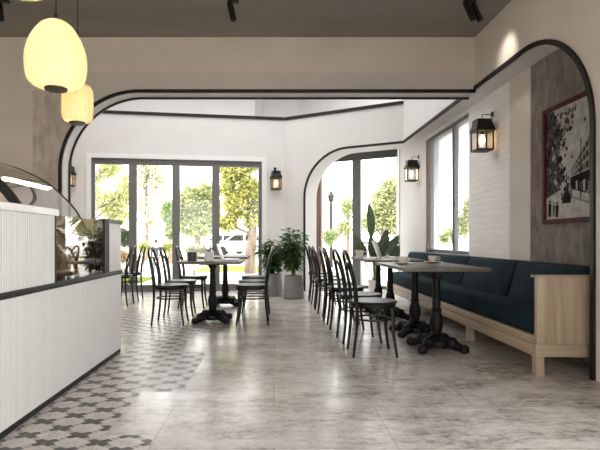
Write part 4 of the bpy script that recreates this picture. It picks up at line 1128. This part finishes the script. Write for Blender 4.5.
# right-hand window trees
y = 22.0; x0 = XY(384, y)
tree('large_tree', 'large pale green tree filling the arch window behind the leafy plant', 'tree', x0, y, [(0, 0, 0), (0, 0, 1.6), (.1, 0, 3.6)], .2,
     [B(382, 205, y, 18, 22, x0), B(392, 190, y, 16, 18, x0), B(372, 222, y, 15, 16, x0), B(398, 222, y, 20, 18, x0), B(410, 200, y, 18, 20, x0)], 7500, .17, M['t_olive'], M['bark'], .2, 16)
y = 26.0; x0 = XY(348, y)
tree('slim_tree', 'slim pale tree between lamp post and window post in the arch window', 'tree', x0, y, [(0, 0, 0), (0, 0, 1.6), (.1, 0, 3)], .12,
     [B(347, 208, y, 9, 16, x0), B(344, 228, y, 12, 10, x0), B(330, 235, y, 12, 9, x0)], 1800, .17, M['t_olive'], M['bark'], .2, 17)
y = 26.0; x0 = XY(455, y)
tree('side_tree', 'pale tree seen low through the blinds of the niche window', 'tree', x0, y, [(0, 0, 0), (0, 0, 1.2), (.1, 0, 2.6)], .14,
     [B(462, 225, y, 12, 14, x0), B(470, 208, y, 10, 14, x0), B(448, 236, y, 12, 10, x0)], 1800, .2, M['t_olive'], M['bark'], .2, 18)
def shrub(lab, px, py, y, rx, rz, m_, seed, n=900, ls=.09):
    x0 = XY(px, y)
    tree('shrub', lab, 'shrub', x0, y, [(0, 0, 0), (0, 0, .3), (.02, 0, .55)], .03, [B(px, py, y, rx, rz, x0)], n, ls, m_, M['stem'], .1, seed, False, 'shrubs along the paving')
shrub('dark green hedge shrub beside the end of the counter outside', 124, 238, 15, 8, 11, M['t_dark'], 21, 1500)
shrub('rust coloured low shrub in front of the dark hedge shrub', 122, 256, 14.4, 8, 8, M['t_rust'], 22)
shrub('bright green shrub left of the distant person', 144, 247, 16, 7, 6, M['t_yellow'], 23)
shrub('bright green shrub right of the distant person', 168, 247, 16, 7, 6, M['t_yellow'], 24)
shrub('feathery pale shrub under the round green tree', 194, 250, 15, 12, 6, M['t_pale'], 25, 1100)
shrub('small green shrub at the foot of the lamp post', 329, 238, 17, 7, 10, M['t_green'], 26)

# distant parked car
def car(lab, x, y, paint):
    t = thing('car', lab, 'car', (x, y, GZ))
    bm = new(); b2 = bmesh.new()
    prof = [(-2.1, .30), (-2.1, .75), (-1.95, .88), (-1.2, .95), (-.6, 1.42), (.9, 1.46), (1.6, 1.0), (2.05, .92), (2.1, .55), (2.1, .30)]
    extrude_poly(b2, prof, lambda a, b, d: (a, d, b), -.85, .85); merge(bm, b2); obj('body', bm, paint, t)
    bm = new(); 
    for s in (-.856, .85):
        b2 = bmesh.new(); extrude_poly(b2, [(-1.0, .98), (-.52, 1.36), (.1, 1.39), (.1, .98)], lambda a, b, d: (a, d, b), s, s + .006); merge(bm, b2)
        b2 = bmesh.new(); extrude_poly(b2, [(.2, .98), (.2, 1.39), (.85, 1.39), (1.3, 1.02)], lambda a, b, d: (a, d, b), s, s + .006); merge(bm, b2)
    obj('side_window', bm, M['screen'], t)
    for wx in (-1.35, 1.35):
        for wy in (-.78, .78):
            bm = new(); b2 = bmesh.new(); lathe(b2, [(.2, -.1), (.31, -.09), (.32, 0), (.31, .09), (.2, .1)], n=18); merge(bm, b2, Matrix.Translation((wx, wy, .32)) @ Matrix.Rotation(PI / 2, 4, 'X')); obj('wheel', bm, M['black'], t)
M['carpaint'] = mat('pale_car_paint', (.58, .57, .62), .3, 5, .03); M['carpaint2'] = mat('pale_pinkish_car_paint', (.62, .52, .52), .3, 5, .03)
car('pale lilac car parked beyond the lawn behind the maple trunk', XY(243, 34), 34, M['carpaint'])
car('pale pinkish car parked behind the lilac car to its left', XY(222, 38), 38, M['carpaint2'])

# street lamp
t = thing('street_lamp', 'slender grey street lamp post seen through the arch window', 'street lamp', (XY(331, 19), 19, GZ))
bm = new(); tube(bm, [(0, 0, 0), (0, 0, .5), (0, 0, 2.55)], [.085, .065, .05], 8); obj('post', bm, M['black'], t)
bm = new(); tube(bm, [(-.22, 0, 2.52), (.22, 0, 2.52)], .02, 6); lathe(bm, [(.03, 2.5), (.11, 2.58), (.13, 2.72), (.05, 2.86), (.015, 2.95)], n=12); obj('lantern_head', bm, M['black'], t)

# distant small person
t = thing('person', 'person in dark jacket far off on the paving between two bright shrubs', 'person', (XY(156, 15.5), 15.5, GZ), .5)
def skin_body(name, edges_pts, m_, parent):
    me = bpy.data.meshes.new(name); V = [p[:3] for p in edges_pts[0]]; me.from_pydata(V, edges_pts[1], [])
    o = bpy.data.objects.new(name, me); COL.objects.link(o); o.parent = parent
    o.modifiers.new('Skin', 'SKIN'); me.materials.append(m_)
    if not me.skin_vertices: 
        bpy.context.view_layer.objects.active = o
    for i, p in enumerate(edges_pts[0]):
        me.skin_vertices[0].data[i].radius = (p[3], p[3] * (p[4] if len(p) > 4 else 1))
    me.skin_vertices[0].data[0].use_root = True
    s_ = o.modifiers.new('Subdivision', 'SUBSURF'); s_.levels = 1; s_.render_levels = 1
    return o
M['skin'] = mat('skin', (.45, .29, .21), .6, 10, .05); M['jacket'] = mat('dark_jacket_cloth', (.07, .07, .085), .85, 14, .15); M['trousers'] = mat('grey_trousers', (.16, .15, .16), .85, 14, .1); M['hair'] = mat('brown_hair', (.06, .04, .025), .8, 20, .2)
k = .60
pv = [(0, 0, .86, .12, .8), (0, 0, 1.1, .125, .75), (0, 0, 1.36, .13, .65), (0, 0, 1.47, .055), (0, .01, 1.56, .07), (0, .012, 1.64, .088), (0, .01, 1.72, .06),
      (.17, 0, 1.36, .058), (.23, .02, 1.10, .046), (.21, .10, .87, .036), (.21, .14, .78, .03),
      (-.17, 0, 1.36, .058), (-.23, .02, 1.10, .046), (-.21, .08, .87, .036), (-.21, .10, .78, .03),
      (.09, 0, .80, .085), (.10, .02, .46, .06), (.11, 0, .08, .042), (.12, .12, .04, .035),
      (-.09, 0, .80, .085), (-.10, .04, .46, .06), (-.11, -.04, .08, .042), (-.12, .08, .04, .035)]
pv = [tuple([c * k for c in p[:4]] + list(p[4:])) for p in pv]
pe = [(0, 1), (1, 2), (2, 3), (3, 4), (4, 5), (5, 6), (2, 7), (7, 8), (8, 9), (9, 10), (2, 11), (11, 12), (12, 13), (13, 14), (0, 15), (15, 16), (16, 17), (17, 18), (0, 19), (19, 20), (20, 21), (21, 22)]
skin_body('body', (pv, pe), M['skin'], t)
bm = new(); lathe(bm, [(.105 * k, 1.63 * k), (.108 * k, 1.68 * k), (.09 * k, 1.745 * k), (.04 * k, 1.78 * k)], (0, -.006, 0), 14); obj('hair', bm, M['hair'], t)
jv = [(0, 0, .82, .145, .8), (0, 0, 1.1, .14, .78), (0, 0, 1.38, .145, .7), (.18, 0, 1.37, .072), (.235, .02, 1.10, .06), (.215, .09, .89, .05), (-.18, 0, 1.37, .072), (-.235, .02, 1.10, .06), (-.215, .07, .89, .05)]
skin_body('jacket', ([tuple([c * k for c in p[:4]] + list(p[4:])) for p in jv], [(0, 1), (1, 2), (2, 3), (3, 4), (4, 5), (2, 6), (6, 7), (7, 8)]), M['jacket'], t)
tv = [(0, 0, .86, .125, .8), (.09, 0, .80, .098), (.10, .02, .46, .074), (.11, 0, .10, .056), (-.09, 0, .80, .098), (-.10, .04, .46, .074), (-.11, -.04, .10, .056)]
skin_body('trousers', ([tuple([c * k for c in p[:4]] + list(p[4:])) for p in tv], [(0, 1), (1, 2), (2, 3), (0, 4), (4, 5), (5, 6)]), M['trousers'], t)

# ------------------------------------------------------------------ light
wd = bpy.data.worlds.new('World'); SC.world = wd; wd.use_nodes = True
nt = wd.node_tree; bg = nt.nodes['Background']
tc = nt.nodes.new('ShaderNodeTexCoord'); sp = nt.nodes.new('ShaderNodeSeparateXYZ'); nt.links.new(tc.outputs['Generated'], sp.inputs[0])
r = nt.nodes.new('ShaderNodeValToRGB'); r.color_ramp.elements[0].position = 0; r.color_ramp.elements[0].color = (1, .975, .95, 1); r.color_ramp.elements[1].position = .8; r.color_ramp.elements[1].color = (.93, .96, 1, 1)
nt.links.new(sp.outputs['Z'], r.inputs['Fac']); nt.links.new(r.outputs['Color'], bg.inputs['Color'])
bg.inputs['Strength'].default_value = 3.2
sun = bpy.data.lights.new('sun', 'SUN'); sun.energy = 4.0; sun.angle = math.radians(8); sun.color = (1, .95, .86)
so = bpy.data.objects.new('sun', sun); COL.objects.link(so); so.rotation_euler = Vector((.35, .55, -.75)).to_track_quat('-Z', 'Y').to_euler()

# ------------------------------------------------------------------ camera
cam = bpy.data.cameras.new('camera'); co = bpy.data.objects.new('camera', cam); COL.objects.link(co)
co.location = (0, 0, 1.0); co.rotation_euler = (PI / 2, 0, 0)
cam.sensor_width = 36.0; cam.lens = F / 600.0 * 36.0
cam.shift_x = (300 - 274) / 600.0; cam.shift_y = (240 - 225) / 600.0
cam.clip_start = .05; cam.clip_end = 300
SC.camera = co
SC.view_settings.view_transform = 'Standard'; SC.view_settings.look = 'None'; SC.view_settings.gamma = 1.0
SC.view_settings.exposure = 1.02
try: SC.view_settings.use_curve_mapping = False
except Exception: pass
SC.cycles.max_bounces = 12; SC.cycles.diffuse_bounces = 6; SC.cycles.glossy_bounces = 5; SC.cycles.transparent_max_bounces = 24
SC.cycles.use_denoising = True
SC.cycles.sample_clamp_indirect = 8.0
